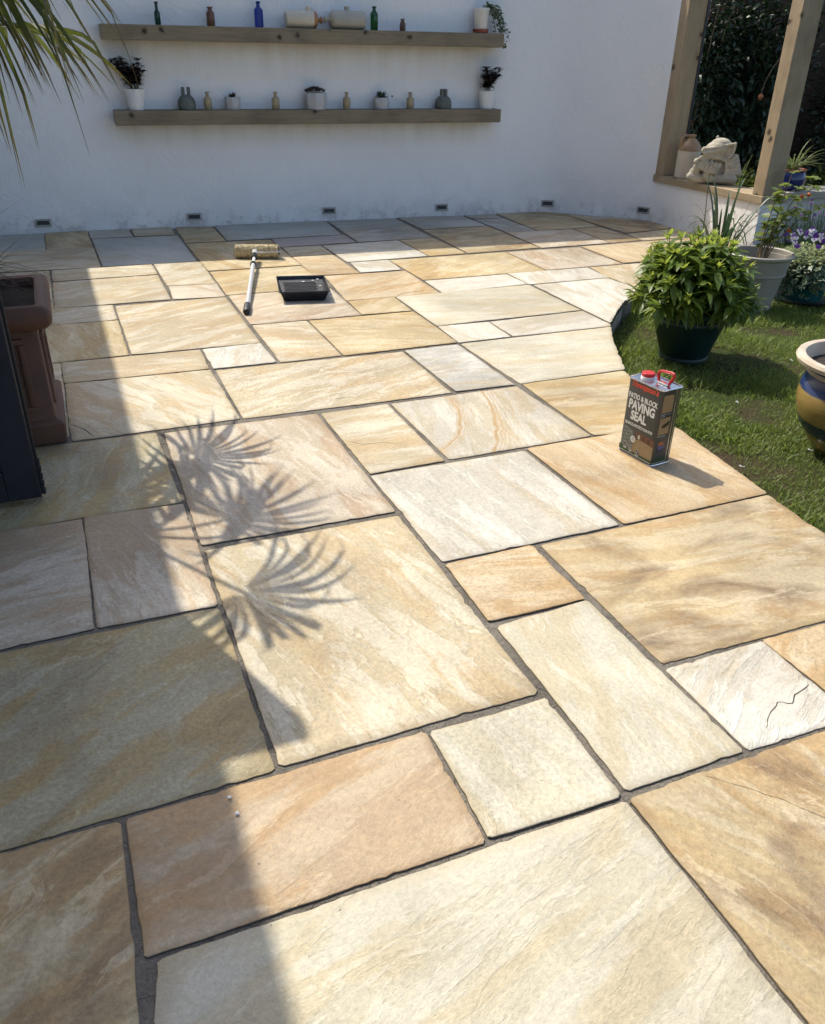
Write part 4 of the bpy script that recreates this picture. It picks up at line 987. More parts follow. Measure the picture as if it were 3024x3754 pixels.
card('printed_disc', [(-.015+.0155*math.cos(a), .0765+.0155*math.sin(a)) for a in [-math.pi*i/14 for i in range(15)]][::-1], plain('printed_blue', (.075, .085, .22), .4, 0, .2, 90, 0), .0005, 'side')
for k in range(4): card('printed_line', [(-.038, .050-k*.0045), (.008, .050-k*.0045), (.008, .0507-k*.0045), (-.038, .0507-k*.0045)], plain('printed_small_text', (.16, .16, .155), .5, 0, .2, 90, 0), .0005, 'side')
card('printed_band', [(-.044, .012), (.016, .012), (.016, .031), (-.044, .026)], plain('printed_green_side', (.018, .06, .022), .4, 0, .1, 40, 0), .0006, 'side')
card('printed_line', [(-.044, .0108), (.016, .0108), (.016, .0122), (-.044, .0122)], M_WHP, .0010, 'side')

# ---------------------------------------------------------------- paint roller with extension pole
h0, h1 = Vector((-1.285, 5.925, .047)), Vector((-.985, 5.955, .047)); ax = (h1-h0).normalized()
rol = thing('paint_roller', 'long-handled paint roller with a tan woolly sleeve lying on the patio', 'paint roller', (h0+h1)/2)
o0 = (h0+h1)/2
nap = MB(); nr_, nl = 40, 60; vv = []; ff = []
side_ = ax.cross(Vector((0, 0, 1))).normalized(); upv = Vector((0, 0, 1))
for i in range(nl+1):
    for j in range(nr_):
        a = 2*math.pi*j/nr_; t_ = i/nl; p = h0.lerp(h1, t_)-o0
        rr_ = .041 + .006*noise.noise((i*.55, math.cos(a)*3, math.sin(a)*3)) + .004*random.random(); rr_ *= .8 if i in (0, nl) else 1
        vv.append(p + (side_*math.cos(a)+upv*math.sin(a))*rr_)
for i in range(nl):
    for j in range(nr_): ff.append((i*nr_+j, i*nr_+(j+1) % nr_, (i+1)*nr_+(j+1) % nr_, (i+1)*nr_+j))
ff += [tuple(range(nr_))[::-1], tuple(nl*nr_+j for j in range(nr_))]
M_NAP = plain('tan_wool_nap', (.56, .46, .27), .95, 0, .35, 60, 1.0, 160)
nap.add(vv, ff).build('sleeve', M_NAP, rol, True, ang=80)
g = np.random.default_rng(11); N = 5200; t_ = g.random(N); a_ = g.uniform(0, 6.28, N)
Pn = np.array([list(h0-o0)])*(1-t_)[:, None] + np.array([list(h1-o0)])*t_[:, None]; Dn = np.array(list(side_))[None]*np.cos(a_)[:, None] + np.array([0, 0, 1.])[None]*np.sin(a_)[:, None]
Pn = Pn + Dn*.038; v_, f_, _t = leaf_tpl(1, .35, 2, .1, .3, .6)
tag(obj('nap_tufts', inst_mesh('nap_tufts', v_, f_, frames(Dn+g.normal(0, .55, (N, 3)), None, g.uniform(.006, .012, N)), Pn), M_NAP, rol), kind='stuff')
pj0 = Vector((-1.127, 5.82, .060)); pend = Vector((-.944, 4.515, .017)); pd = (pend-pj0).normalized()
MB().tube([h1-o0+ax*.008, h1-o0+ax*.022, h1-o0+ax*.024+Vector((.0, -.055, .008)), pj0-o0+Vector((.03, -.005, .004)), pj0-o0], .0045, 8).build('wire_frame', M_STEEL, rol, True)
MB().tube([h0-o0-ax*.004, h0-o0+ax*.004], .03, 18).build('end_cap', M_BLACKPL, rol)
MB().tube([h1-o0-ax*.004, h1-o0+ax*.006], .03, 18).build('end_cap', M_BLACKPL, rol)
MB().tube([pj0-o0-pd*.03, pj0-o0+pd*.055], [.021, .017], 8).build('socket', plain('paint_crusted_socket', (.42, .42, .41), .6, 0, .3, 40, .5), rol)
MB().tube([pj0-o0+pd*.05, pj0-o0+pd*.34], .0105, 14).build('inner_pole', M_WHITEP, rol, True)
MB().tube([pj0-o0+pd*.055, pj0-o0+pd*.085, pj0-o0+pd*.105, pj0-o0+pd*.145], [.020, .021, .019, .020], 14).build('locking_collar', M_BLACKPL, rol, True)
MB().tube([pj0-o0+pd*.285, pj0-o0+pd*.315], .020, 14).build('locking_collar', M_BLACKPL, rol, True)
Lp = (pend-pj0).length
MB().tube([pj0-o0+pd*.30, pj0-o0+pd*(Lp-.12)], .0138, 16).build('outer_pole', plain('white_aluminium_pole', (.70, .70, .69), .35, .35, .05, 20, .05), rol, True)
MB().tube([pj0-o0+pd*(Lp-.14), pj0-o0+pd*(Lp-.13), pj0-o0+pd*(Lp-.01), pj0-o0+pd*Lp], [.0165, .019, .0205, .017], 16).build('grip', M_BLACKPL2, rol, True)
MB().tube([pj0-o0+pd*Lp, pj0-o0+pd*(Lp+.004)], .016, 16).build('grip_end', M_BLACKPL, rol)

# ---------------------------------------------------------------- black roller tray
FL, FR, BR_, BL_ = [Vector((*p, 0)) for p in ((-.795, 4.775), (-.515, 4.835), (-.590, 5.205), (-.872, 5.150))]
tray = thing('roller_tray', 'black plastic roller tray with a ribbed ramp, beside the roller pole', 'tray', (FL+FR+BR_+BL_)/4)
tc = (FL+FR+BR_+BL_)/4; cs = [FL-tc, FR-tc, BR_-tc, BL_-tc]
def tq(s, t_, z, ins=0.0):
    s = ins+(1-2*ins)*s; t_ = ins*.75+(1-1.5*ins)*t_
    a = cs[0].lerp(cs[1], s); b = cs[3].lerp(cs[2], s); p = a.lerp(b, t_); return (p.x, p.y, z)
HT = .064
def tring(z, ins): return [tq(0, 0, z, ins), tq(1, 0, z, ins), tq(1, 1, z, ins), tq(0, 1, z, ins)]
loft([tring(.005, .085), tring(HT, 0), tring(HT+.001, -.012), tring(HT-.004, -.016), tring(HT-.005, -.004)], False, False).build('wall', M_BLACKPL, tray)
MB().add([tq(0, 0, .012, .08), tq(1, 0, .012, .08), tq(1, .34, .012, .08), tq(0, .34, .012, .08), tq(1, .93, .044, .03), tq(0, .93, .044, .03), tq(1, 1.0, .044, .0), tq(0, 1.0, .044, .0)], [(0, 1, 2, 3), (3, 2, 4, 5), (5, 4, 6, 7)]).build('ramp', M_BLACKPL2, tray)
loft([tring(.004, .09), tring(.0042, .35)], True, True).build('base', M_BLACKPL, tray)
for r_ in range(9):
    for c_ in range(11):
        s = .1+.8*(c_+.5*(r_ % 2))/11.5; t_ = .40+.5*r_/9; z = .012+(t_-.34)/(.93-.34)*.032; p = tq(s, t_, z+.0018, .05)
        MB().lathe([(.0085, -.002), (.0075, .0015), (.005, .002)], p, 6).build('rib', M_BLACKPL2, tray)
for s0, s1 in ((.02, .36), (.62, .97)):
    a, b = Vector(tq(s0, .985, .058, 0)), Vector(tq(s1, .985, .058, 0)); MB().tube([a, b], .004, 6).build('ladder_ledge', M_BLACKPL, tray)
for s, t_ in ((.55, .86), (.78, .90), (.9, .95), (.93, .66)):
    z = .012+(t_-.34)/(.59)*.032 + .0045; p = Vector(tq(s, t_, z, .05))
    MB().add([(p.x+random.uniform(.006, .012)*math.cos(a), p.y+random.uniform(.005, .010)*math.sin(a), p.z) for a in [i*.9 for i in range(7)]], [tuple(range(7))]).build('dried_paint', M_WHITEP, tray)

# ---------------------------------------------------------------- stoneware jug on the sill
jug = thing('stoneware_jug', 'two-tone stoneware jug, cream below and brown above, on the timber sill', 'jug', sp3(.265, .105, .3925), R(-18)); jug.scale = (.83, .83, .82)
MB().lathe([(.105, 0), (.113, .004), (.115, .02), (.115, .262)], n=36).build('body', M_CREAMST, jug, True)
MB().lathe([(.1155, .262), (.115, .275), (.104, .305), (.080, .342), (.052, .368), (.036, .378), (.031, .388), (.033, .394), (.043, .397), (.043, .41), (.036, .413), (.026, .408)], n=36).build('shoulder', M_JUGTAN, jug, True)
MB().tube([(-.030, 0, .392), (-.06, -.02, .405), (-.088, -.03, .385), (-.098, -.035, .34), (-.096, -.035, .29)], [.013, .014, .015, .015, .013], 10).build('handle', M_JUGTAN, jug, True)

# ---------------------------------------------------------------- gargoyle
gar = MB()
def ell(c, r, seg=16, tilt=0.0):
    bm = bmesh.new(); bmesh.ops.create_icosphere(bm, subdivisions=3, radius=1); m = Matrix.Rotation(tilt, 3, 'Y')
    gar.add([m @ Vector((v.co.x*r[0], v.co.y*r[1], v.co.z*r[2])) + Vector(c) for v in bm.verts], [tuple(w.index for w in f.verts) for f in bm.faces]); bm.free()
def cap_(a, b, r0, r1=None, n=9):
    a, b = Vector(a), Vector(b); r1 = r1 or r0; gar.tube([a.lerp(b, i/4) for i in range(5)], [r0+(r1-r0)*i/4 for i in range(5)], n); ell(a, (r0,)*3); ell(b, (r1,)*3)
def X(px): return (px-860)/2500
def Z(py): return (1240-py)/2500
ell((X(1150), .05, Z(930)), (.115, .085, .125)); ell((X(1040), .045, Z(1000)), (.14, .08, .09)); ell((X(820), .02, Z(1000)), (.12, .07, .085)); ell((X(900), .02, Z(760)), (.12, .07, .09)); ell((X(680), -.01, Z(800)), (.09, .06, .08)); ell((X(1290), .03, Z(1020)), (.062, .07, .10))
cap_((X(790), -.075, Z(1125)), (X(1340), -.035, Z(1145)), .044, .050); cap_((X(330), -.045, Z(1120)), (X(690), -.055, Z(1140)), .044, .038); ell((X(390), -.02, Z(1040)), (.05, .05, .06))
cap_((X(690), -.085, Z(1080)), (X(730), -.095, Z(940)), .038, .036); ell((X(800), -.09, Z(900)), (.052, .04, .045)); cap_((X(440), -.05, Z(1000)), (X(450), -.06, Z(870)), .040, .04); ell((X(520), -.065, Z(840)), (.055, .04, .05))
for a, b in (((680, 960), (705, 775)), ((780, 960), (810, 760)), ((850, 970), (895, 775)), ((915, 980), (985, 790))): cap_((X(a[0]), -.128, Z(a[1])), (X(b[0]), -.118, Z(b[1])), .0165, .0155)
cap_((X(690), -.115, Z(880)), (X(780), -.10, Z(710)), .015, .013)
for a, b in (((500, 880), (570, 660)), ((545, 900), (630, 665)), ((600, 930), (690, 665)), ((640, 800), (715, 650))): cap_((X(a[0]), -.108, Z(a[1])), (X(b[0]), -.095, Z(b[1])), .0135, .012)
cap_((X(400), -.08, Z(760)), (X(520), -.09, Z(640)), .022, .016); ell((X(420), -.065, Z(740)), (.03, .03, .03))
ell((X(880), -.015, Z(440)), (.128, .095, .078), tilt=-.12); ell((X(930), .0, Z(340)), (.098, .085, .06)); ell((X(1060), .01, Z(420)), (.07, .08, .07)); ell((X(840), -.045, Z(620)), (.092, .062, .046)); ell((X(700), -.07, Z(600)), (.055, .045, .035))
ell((X(556), -.085, Z(480)), (.030, .032, .036)); ell((X(600), -.08, Z(530)), (.035, .03, .025)); cap_((X(585), -.105, Z(540)), (X(860), -.098, Z(478)), .022, .017); cap_((X(600), -.10, Z(440)), (X(960), -.092, Z(390)), .016, .014)
ell((X(760), -.10, Z(495)), (.03, .018, .016)); ell((X(820), .05, Z(200)), (.016, .016, .02)); cap_((X(560), -.10, Z(610)), (X(800), -.10, Z(590)), .012, .010)
rim = [(950, 385), (1080, 345), (1200, 318), (1268, 296), (1262, 430), (1240, 540), (1160, 640), (1060, 690), (985, 668)]
for a, b in zip(rim, rim[1:]): cap_((X(a[0]), -.075, Z(a[1])), (X(b[0]), -.072, Z(b[1])), .014, .014)
gar.add([(X(px), y, Z(py)) for y in (-.066, -.03) for px, py in rim], [tuple(range(9)), tuple(range(9, 18))[::-1]] + [(i, 9+i, 9+(i+1) % 9, (i+1) % 9) for i in range(9)])
ell((X(1000), -.07, Z(540)), (.018, .02, .03))
for i, (x0, y0, x1, y1) in enumerate(((1120, 720, 1330, 640), (1130, 790, 1400, 740), (1140, 860, 1430, 830), (1150, 930, 1445, 915), (1150, 1000, 1440, 990))): cap_((X(x0), -.055, Z(y0)), (X(x1), -.005, Z(y1)), .017, .020)
cap_((X(1330), .04, Z(640)), (X(1440), .04, Z(1000)), .035, .045)
me = gar.mesh('tmp'); tmp = bpy.data.objects.new('tmp', me); col.objects.link(tmp)
rm = tmp.modifiers.new('r', 'REMESH'); rm.mode = 'VOXEL'; rm.voxel_size = .0045; sm = tmp.modifiers.new('s', 'SMOOTH'); sm.factor = .5; sm.iterations = 1
me2 = bpy.data.meshes.new_from_object(tmp.evaluated_get(bpy.context.evaluated_depsgraph_get())); bpy.data.objects.remove(tmp, do_unlink=True)
zs_ = min(v.co.z for v in me2.vertices)
for v in me2.vertices: v.co.z -= zs_
go = obj('gargoyle_statue', me2, M_STATUE, None, True, sp3(.615, .085, .3925), 80); go.rotation_euler = (0, 0, R(-18)); go.scale = (.80, .80, .80)
tag(go, 'weathered stone gargoyle resting its chin on its hands on the timber sill', 'statue')

# ---------------------------------------------------------------- bushy plant in the dark green pot
bp = thing('potted_bush', 'bushy leafy green plant in a large dark green plastic pot on the lawn', 'potted plant', (1.45, 4.345, LAWN_Z))
MB().lathe([(.105, 0), (.128, .002), (.130, .02), (.126, .026), (.128, .03), (.185, .205), (.188, .21), (.190, .225), (.187, .23), (.196, .252), (.213, .262), (.215, .285), (.208, .292), (.198, .290), (.19, .26)], n=48).build('pot', M_GREENPOT, bp, True)
MB().lathe([(.001, .265), (.195, .262)], n=32).build('soil', M_SOIL, bp)
rn = random.Random(3); P = []; D = []; S_ = []; P2 = []; D2 = []; S2 = []; stems = MB()
for k in range(150):
    # shoots fill a dome that overhangs the pot
    u = rn.random(); az_ = rn.uniform(0, 6.283); el = math.acos(1-u*1.02); Rr = rn.uniform(.80, 1.06)*(1+.10*noise.noise((math.cos(az_)*2, math.sin(az_)*2, el*1.5)))
    tip_ = Vector((math.sin(el)*math.cos(az_)*.305*Rr+.0, math.sin(el)*math.sin(az_)*.30*Rr, .31+max(.02, math.cos(el))*.335*Rr*(1+.12*noise.noise((az_*1.3, el*2, 0)))))
    base_ = Vector((math.cos(az_)*.13*math.sin(el), math.sin(az_)*.13*math.sin(el), .27)); mid = base_.lerp(tip_, .5)+Vector((math.cos(az_)*.03, math.sin(az_)*.03, .03))
    pa = bezier(base_, mid, tip_, 10); stems.tube(pa, .0022, 4, caps=False); dr = (pa[-1]-pa[-3]).normalized()
    o1 = dr.orthogonal().normalized(); o2 = dr.cross(o1)
    for i in range(3, 10):
        for j in range(2 if i < 6 else 3):
            b = i*1.57+j*2.09+rn.uniform(-.3, .3); q = o1*math.cos(b)+o2*math.sin(b); d = q*1.0+dr*rn.uniform(.2, .75)+Vector((0, 0, -.08)); P.append(list(pa[i])); D.append(list(d)); S_.append(rn.uniform(.066, .105)*(.75+.04*i))
    for j in range(6):
        b = j*1.05+rn.uniform(-.2, .2); q = o1*math.cos(b)+o2*math.sin(b); d = q*rn.uniform(.35, .8)+dr*1.0; P2.append(list(pa[-1])); D2.append(list(d)); S2.append(rn.uniform(.035, .068))
g = np.random.default_rng(1); v_, f_, tp = leaf_tpl(1, .36, 4, .32, .4, .8)
P = np.array(P); tag(obj('foliage', inst_mesh('foliage', v_, f_, frames(np.array(D), g.uniform(-.35, .35, len(P)), np.array(S_)), P, tp), M_LEAF, bp), kind='stuff')
P2 = np.array(P2); v_, f_, tp = leaf_tpl(1, .30, 4, .4, .2, .85)
tag(obj('foliage_tips', inst_mesh('foliage_tips', v_, f_, frames(np.array(D2), g.uniform(-.3, .3, len(P2)), np.array(S2)), P2, tp), M_LEAFTOP, bp), kind='stuff')
stems.build('stems', M_GSTEM, bp)

# ---------------------------------------------------------------- taupe pot with a leggy shrub
gpot = thing('potted_shrub', 'leggy yellow-green shrub with bare stems in a taupe tapered pot', 'potted plant', (2.17, 5.40, LAWN_Z))
MB().lathe([(.115, 0), (.134, .002), (.136, .018), (.131, .024), (.170, .215), (.172, .222), (.182, .228), (.182, .24), (.176, .246), (.192, .325), (.212, .338), (.214, .352), (.206, .358), (.198, .352), (.178, .23)], n=48).build('pot', M_TAUPE, gpot, True)
MB().lathe([(.001, .238), (.182, .234)], n=32).build('soil', M_SOIL, gpot)
rn = random.Random(8); P = []; D = []; mbs = MB()
ends = [((-.03, -.02), (.03, .0, .72)), ((.02, .0), (.10, .02, .83)), ((.03, .02), (.19, .0, .80)), ((.0, .03), (.26, .05, .74)), ((.02, -.03), (.30, -.02, .64)), ((-.01, 0), (.14, -.03, .62)), ((.03, .0), (.22, .06, .60)), ((0, .02), (.05, .05, .55))]
for (bx, by), e in ends:
    pa = bezier((bx, by, .22), (bx+.02, by, .48), e, 10); mbs = MB().tube(pa, [.0055-.00035*i for i in range(11)], 6); mbs.build('stem', M_STEM, gpot, True)
    for i in range(4, 11):
        for j in range(2 if i < 8 else 4): b = rn.uniform(0, 6.28); P.append([pa[i].x+rn.gauss(0, .012), pa[i].y+rn.gauss(0, .012), pa[i].z]); D.append([math.cos(b), math.sin(b), rn.uniform(-.5, .4)])
P = np.array(P); g = np.random.default_rng(2)
tag(obj('foliage', inst_mesh('foliage', IV[0], IV[1], frames(np.array(D), g.uniform(-.6, .6, len(P)), g.uniform(.038, .078, len(P))), P, [0]*11), M_FUCH, gpot), kind='stuff')
for x, y, z in ((.16, -.05, .70), (.20, -.05, .71), (.13, -.05, .50)): MB().lathe([(.001, -.014), (.010, -.008), (.013, .004), (.004, .012)], (x, y, z), 8).build('flower', M_ORANGEF, gpot, True)
for k in range(5): MB().tube(bezier((.05, -.06, .23), (.10, -.02, .26+.02*k), (.05+.03*k, .1-.03*k, .24), 6), .0018, 5).build('dry_twig', M_STEM, gpot)
MB().tube(bezier((-.16, -.13, .36), (-.10, -.23, .28), (-.06, -.19, .04), 10), .0022, 5).build('dry_stalk', M_STEM, gpot)

# ---------------------------------------------------------------- teal pot of pansies and ivy
tp_ = thing('potted_pansies', 'purple and white pansies with trailing variegated ivy in a teal pot', 'potted plant', (2.60, 5.62, LAWN_Z))
MB().lathe([(.11, 0), (.125, .003), (.165, .19), (.185, .235), (.187, .262), (.178, .266), (.172, .24)], n=40).build('pot', M_TEAL, tp_, True)
MB().lathe([(.10, -.001), (.17, .001), (.18, .02), (.165, .022)], n=32).build('saucer', M_BLACKPL, tp_, True)
MB().lathe([(.001, .25), (.175, .242)], n=24).build('soil', M_SOIL, tp_)
rn = random.Random(12); pth = []
for k in range(26):
    a = rn.uniform(math.pi*.75, math.pi*1.95); e = rn.uniform(.19, .27); pth.append(bezier((math.cos(a)*.10, math.sin(a)*.10, .25), (math.cos(a)*e, math.sin(a)*e, .33), (math.cos(a)*e*1.05-.02, math.sin(a)*e*1.05, rn.uniform(.03, .2)), 8))
vines(tp_, pth, 4, .048, M_IVY, spread=.014)
g = np.random.default_rng(21); N = 650; a = g.uniform(0, 6.28, N); e = np.sqrt(g.random(N))*.20; P = np.stack([np.cos(a)*e-.03, np.sin(a)*e, .26+g.random(N)*.09*(1-(e/.22)**2)+.015], 1); D = np.stack([np.cos(a+g.normal(0, .8, N)), np.sin(a+g.normal(0, .8, N)), g.normal(.3, .4, N)], 1)
v_, f_, tq_ = leaf_tpl(1, .55, 3, .2, .2, .8); tag(obj('foliage', inst_mesh('foliage', v_, f_, frames(D, g.uniform(-.5, .5, N), g.uniform(.022, .042, N)), P, tq_), M_PALEAF, tp_), kind='stuff')
def pansy(parent, c, face, r):
    f_ = Vector(face).normalized(); q = f_.orthogonal().normalized(); w = f_.cross(q); mb = MB(); ups = (Vector((0, 0, 1))-f_*f_.z).normalized(); sd_ = f_.cross(ups)
    dk = random.random() < .45
    for k, (a, m_) in enumerate(((70, 1), (110, 1), (0, 0), (180, 0), (270, 0))):
        a = R(a); d = sd_*math.cos(a)+ups*math.sin(a); s = f_.cross(d); pc = Vector(c)+d*r*.5+f_*(.002*k)
        v = [pc+(d*math.cos(b)*.62+s*math.sin(b)*.55)*r+f_*.1*r*math.cos(b*2) for b in [i*math.pi/4 for i in range(8)]]
        mb.add(v, [tuple(range(8))], 1 if dk else m_)
    mb.add([Vector(c)+(sd_*math.cos(b)+ups*math.sin(b))*r*.28+f_*.013 for b in [i*math.pi/3 for i in range(6)]], [tuple(range(6))], 1)
    mb.build('flower', [M_WHITEPET, M_PURPLE], parent)
for k in range(34):
    a = rn.uniform(0, 6.28); e = math.sqrt(rn.random())*.185; z = .35+.07*(1-(e/.2)**2)+rn.uniform(-.01, .04)
    pansy(tp_, (math.cos(a)*e-.02, math.sin(a)*e, z), (rn.uniform(-.7, .3), -1, rn.uniform(.1, .9)), rn.uniform(.013, .020))

# ---------------------------------------------------------------- chives, strap-leaved clump, pale plant
def blades(parent, base, n_, hmin, hmax, spr, w, mat, name, seed, curlmax=.4):
    rn = random.Random(seed)
    for k in range(n_):
        a = rn.uniform(0, 6.28); h = rn.uniform(hmin, hmax); s = rn.uniform(.1, 1)*spr; c = Vector(base)+Vector((math.cos(a)*rn.uniform(0, .05), math.sin(a)*rn.uniform(0, .05), 0)); e = c+Vector((math.cos(a)*s, math.sin(a)*s, h*(1-rn.random()*curlmax)))
        m_ = c+Vector((math.cos(a)*s*.35, math.sin(a)*s*.35, h*.85)); pa = bezier(c, m_, e, 7); sd_ = Vector((-math.sin(a), math.cos(a), 0)); v = []; f = []
        for i, p in enumerate(pa):
            ww = w*.5*(1-(i/7)**2.2)*(.7+.3*min(1, i/2)); v += [p-sd_*ww, p+Vector((0, 0, -ww*.5)), p+sd_*ww]
        for i in range(7): b = 3*i; f += [(b, b+3, b+4, b+1), (b+1, b+4, b+5, b+2)]
        MB().add(v, f).build(name, mat, parent, True)
strap = thing('strap_leaved_plant', 'clump of drooping dark strap leaves with dry stalks against the low white wall', 'plant', (2.17, 6.12, LAWN_Z))
blades(strap, (0, 0, 0), 44, .60, .80, .40, .023, M_STRAP, 'leaf', 5, .9)
for bx, mx_, e in (((0, 0, 0), (.05, .02, .4), (.36, -.18, .66)), ((.0, 0, 0), (.02, 0, .3), (.02, -.05, .58)), ((.03, 0, 0), (.15, -.03, .2), (.26, -.06, .38)), ((-.12, 0, 0), (-.14, 0, .3), (-.17, .02, .72)), ((0, 0, 0), (-.02, -.02, .3), (.08, -.1, .48))):
    MB().tube(bezier(bx, mx_, e, 10), [.0042-.0002*i for i in range(11)], 6).build('stalk', M_STEM if e[0] > .1 else M_GSTEM, strap, True)
MB().lathe([(.001, 0), (.012, .004), (.006, .016)], (.05, -.16, .235), 7).build('flower', M_YEL, strap)
chv = thing('chives', 'tall clump of chives with round lilac flower heads at the right edge', 'plant', (3.05, 6.45, LAWN_Z))
g = np.random.default_rng(31); N = 900; a = g.uniform(0, 6.28, N); e = np.sqrt(g.random(N))*.24; P = np.stack([np.cos(a)*e, np.sin(a)*e, np.zeros(N)], 1); D = np.stack([np.cos(a)*e*1.2+g.normal(0, .12, N), np.sin(a)*e*1.2+g.normal(0, .12, N), np.ones(N)], 1)
v_, f_, tq_ = leaf_tpl(1, .014, 4, .1, .25, .5); tag(obj('foliage', inst_mesh('foliage', v_, f_, frames(D, g.uniform(-3, 3, N), g.uniform(.30, .48, N)), P, tq_), M_STRAP, chv), kind='stuff')
rn = random.Random(4)
for k in range(30):
    a = rn.uniform(0, 6.28); e = math.sqrt(rn.random())*.25; c = Vector((math.cos(a)*e-.02, math.sin(a)*e-.03, rn.uniform(.33, .53))); MB().tube([(c.x*.5, c.y*.5, .02), (c.x*.8, c.y*.8, c.z*.6), tuple(c)], .0022, 5).build('stalk', M_GSTEM, chv)
    g = np.random.default_rng(k); D = g.normal(0, 1, (46, 3)); D[:, 2] = np.abs(D[:, 2])*1.1-.3; v_, f_, tq_ = leaf_tpl(1, .3, 2, .2, 0, .9)
    obj('flower_head', inst_mesh('flower_head', v_, f_, frames(D, None, np.full(46, rn.uniform(.016, .022))), np.tile(list(c), (46, 1))), M_LILAC, chv)
pale = thing('pale_leaved_plant', 'pale variegated leafy plant cut by the right edge of the lawn', 'plant', (2.86, 5.58, LAWN_Z))
rn = random.Random(9); P = []; D = []; S_ = []
for k in range(26):
    a = rn.uniform(0, 6.28); e = rn.uniform(.02, .20); tip_ = Vector((math.cos(a)*e, math.sin(a)*e, rn.uniform(.16, .38))); pa = bezier((0, 0, 0), (math.cos(a)*e*.3, math.sin(a)*e*.3, tip_.z*.7), tip_, 6); MB().tube(pa, .0025, 5).build('stem', M_GSTEM, pale)
    for i in (3, 4, 5, 6):
        for j in range(4): b = rn.uniform(0, 6.28); P.append(list(pa[i])); D.append([math.cos(b), math.sin(b), rn.uniform(-.1, .6)]); S_.append(rn.uniform(.05, .09))
v_, f_, tq_ = leaf_tpl(1, .30, 4, .3, .3, .85); tag(obj('foliage', inst_mesh('foliage', v_, f_, frames(np.array(D), None, np.array(S_)), np.array(P), tq_), M_PALEAF, pale), kind='stuff')

# ---------------------------------------------------------------- banded blue and ochre pot at the right edge
bpot = thing('banded_pot', 'large glazed pot with blue and ochre bands and a pale rim, right edge', 'pot', (1.80, 3.16, LAWN_Z))
def mk_band():
    t = NT('banded_glaze'); v = t.coord(); sx = t.n.new('ShaderNodeSeparateXYZ'); t.link(v, sx.inputs[0]); n = t.noise(v, 5, 4); st = t.noise(t.map(v, (2, 2, 60)), 1.5, 4)
    z = t.math('ADD', sx.outputs['Z'], t.math('MULTIPLY', t.math('SUBTRACT', n, .5), .02))
    blue = t.mix(st, (.008, .022, .10), (.02, .05, .17)); och = t.mix(n, (.26, .165, .045), (.36, .25, .085)); navy = t.mix(st, (.006, .014, .045), (.015, .03, .075))
    def m_(lo): return t.ramp(t.math('MULTIPLY', z, 2.0), [(lo*2-.004, 0.0), (lo*2+.004, 1.0)])
    c = t.mix(m_(.085), och, navy); c = t.mix(m_(.145), c, och); c = t.mix(m_(.265), c, blue)
    t.base(c, t.math('MULTIPLY_ADD', st, .2, .18)); t.b.inputs['Coat Weight'].default_value = .3; t.bump(st, .2, .004); return t.m
MB().lathe([(.10, 0), (.118, .004), (.150, .04), (.205, .12), (.232, .20), (.236, .235), (.228, .29), (.216, .325), (.222, .345), (.250, .365)], n=56, caps=False).build('body', mk_band(), bpot, True)
MB().lathe([(.250, .3655), (.268, .372), (.274, .388), (.268, .40), (.256, .404), (.240, .400), (.234, .388), (.222, .33)], n=56, caps=False).build('rim', plain('pale_unglazed_rim', (.50, .42, .32), .7, 0, .2, 12, .3, 50), bpot, True)
MB().lathe([(.001, .352), (.226, .348)], n=40).build('soil', M_SOIL, bpot)

# ---------------------------------------------------------------- beyond the opening: blue pot with grass, raised bed, shrubs, fence
bed_t = thing('raised_bed', 'low raised bed wall with pale stone coping beyond the timber posts', 'raised bed')
def line_wall(a, b, z0, z1, th, mat, name, parent, bev=.004):
    a, b = Vector(a), Vector(b); d = b-a; o = MB().box((0, 0, 0), (d.length, th, z1-z0), None, bev).build(name, mat, parent); c = (a+b)/2; o.location = (c.x, c.y, (z0+z1)/2); o.rotation_euler = (0, 0, math.atan2(d.y, d.x)); return o
line_wall((2.85, 7.85), (5.6, 8.75), -.19, .20, .25, M_HOUSE, 'wall', bed_t)
M_COPE = plain('pale_coping_stone', (.36, .33, .27), .8, 0, .15, 8, .4, 50)
for k in range(6):
    a = Vector((2.85, 7.85)).lerp(Vector((5.6, 8.75)), k/6+.002); b = Vector((2.85, 7.85)).lerp(Vector((5.6, 8.75)), (k+1)/6-.002); line_wall(a, b, .202, .262, .34, M_COPE, 'coping_stone', bed_t)
bg_ = thing('potted_grass', 'cobalt blue glazed pot of arching grass on the coping behind the right post', 'potted plant', (3.34, 8.005, .263))
MB().lathe([(.095, 0), (.112, .004), (.135, .06), (.135, .12), (.120, .15), (.125, .165), (.112, .168), (.105, .14)], n=36).build('pot', M_BLUEG, bg_, True)
MB().lathe([(.126, .1655), (.128, .176), (.118, .178), (.112, .169)], n=36, caps=False).build('rim', M_TERRA2, bg_, True)
MB().lathe([(.001, .155), (.113, .15)], n=20).build('soil', M_SOIL, bg_)
M_SEDGE = leafmat('variegated_sedge', (.10, .15, .03), (.22, .26, .10), .45, .25)
blades(bg_, (0, 0, .15), 60, .12, .30, .34, .011, M_SEDGE, 'leaf', 15, .8)
fence = thing('board_fence', 'dark brown vertical board fence behind the shrubs', 'fence')
fa, fb = Vector((1.6, 9.75)), Vector((6.6, 10.3))
for k in range(34):
    a = fa.lerp(fb, k/34+.0008); b = fa.lerp(fb, (k+1)/34-.0008); line_wall(a, b, -.15, 2.6+random.uniform(-.01, .01), .02+.012*(k % 2), M_FENCE, 'board', fence, .002)
for z in (.4, 2.0): line_wall(fa+Vector((0, -.03)), fb+Vector((0, -.03)), z, z+.09, .035, M_FENCE, 'rail', fence, .003)
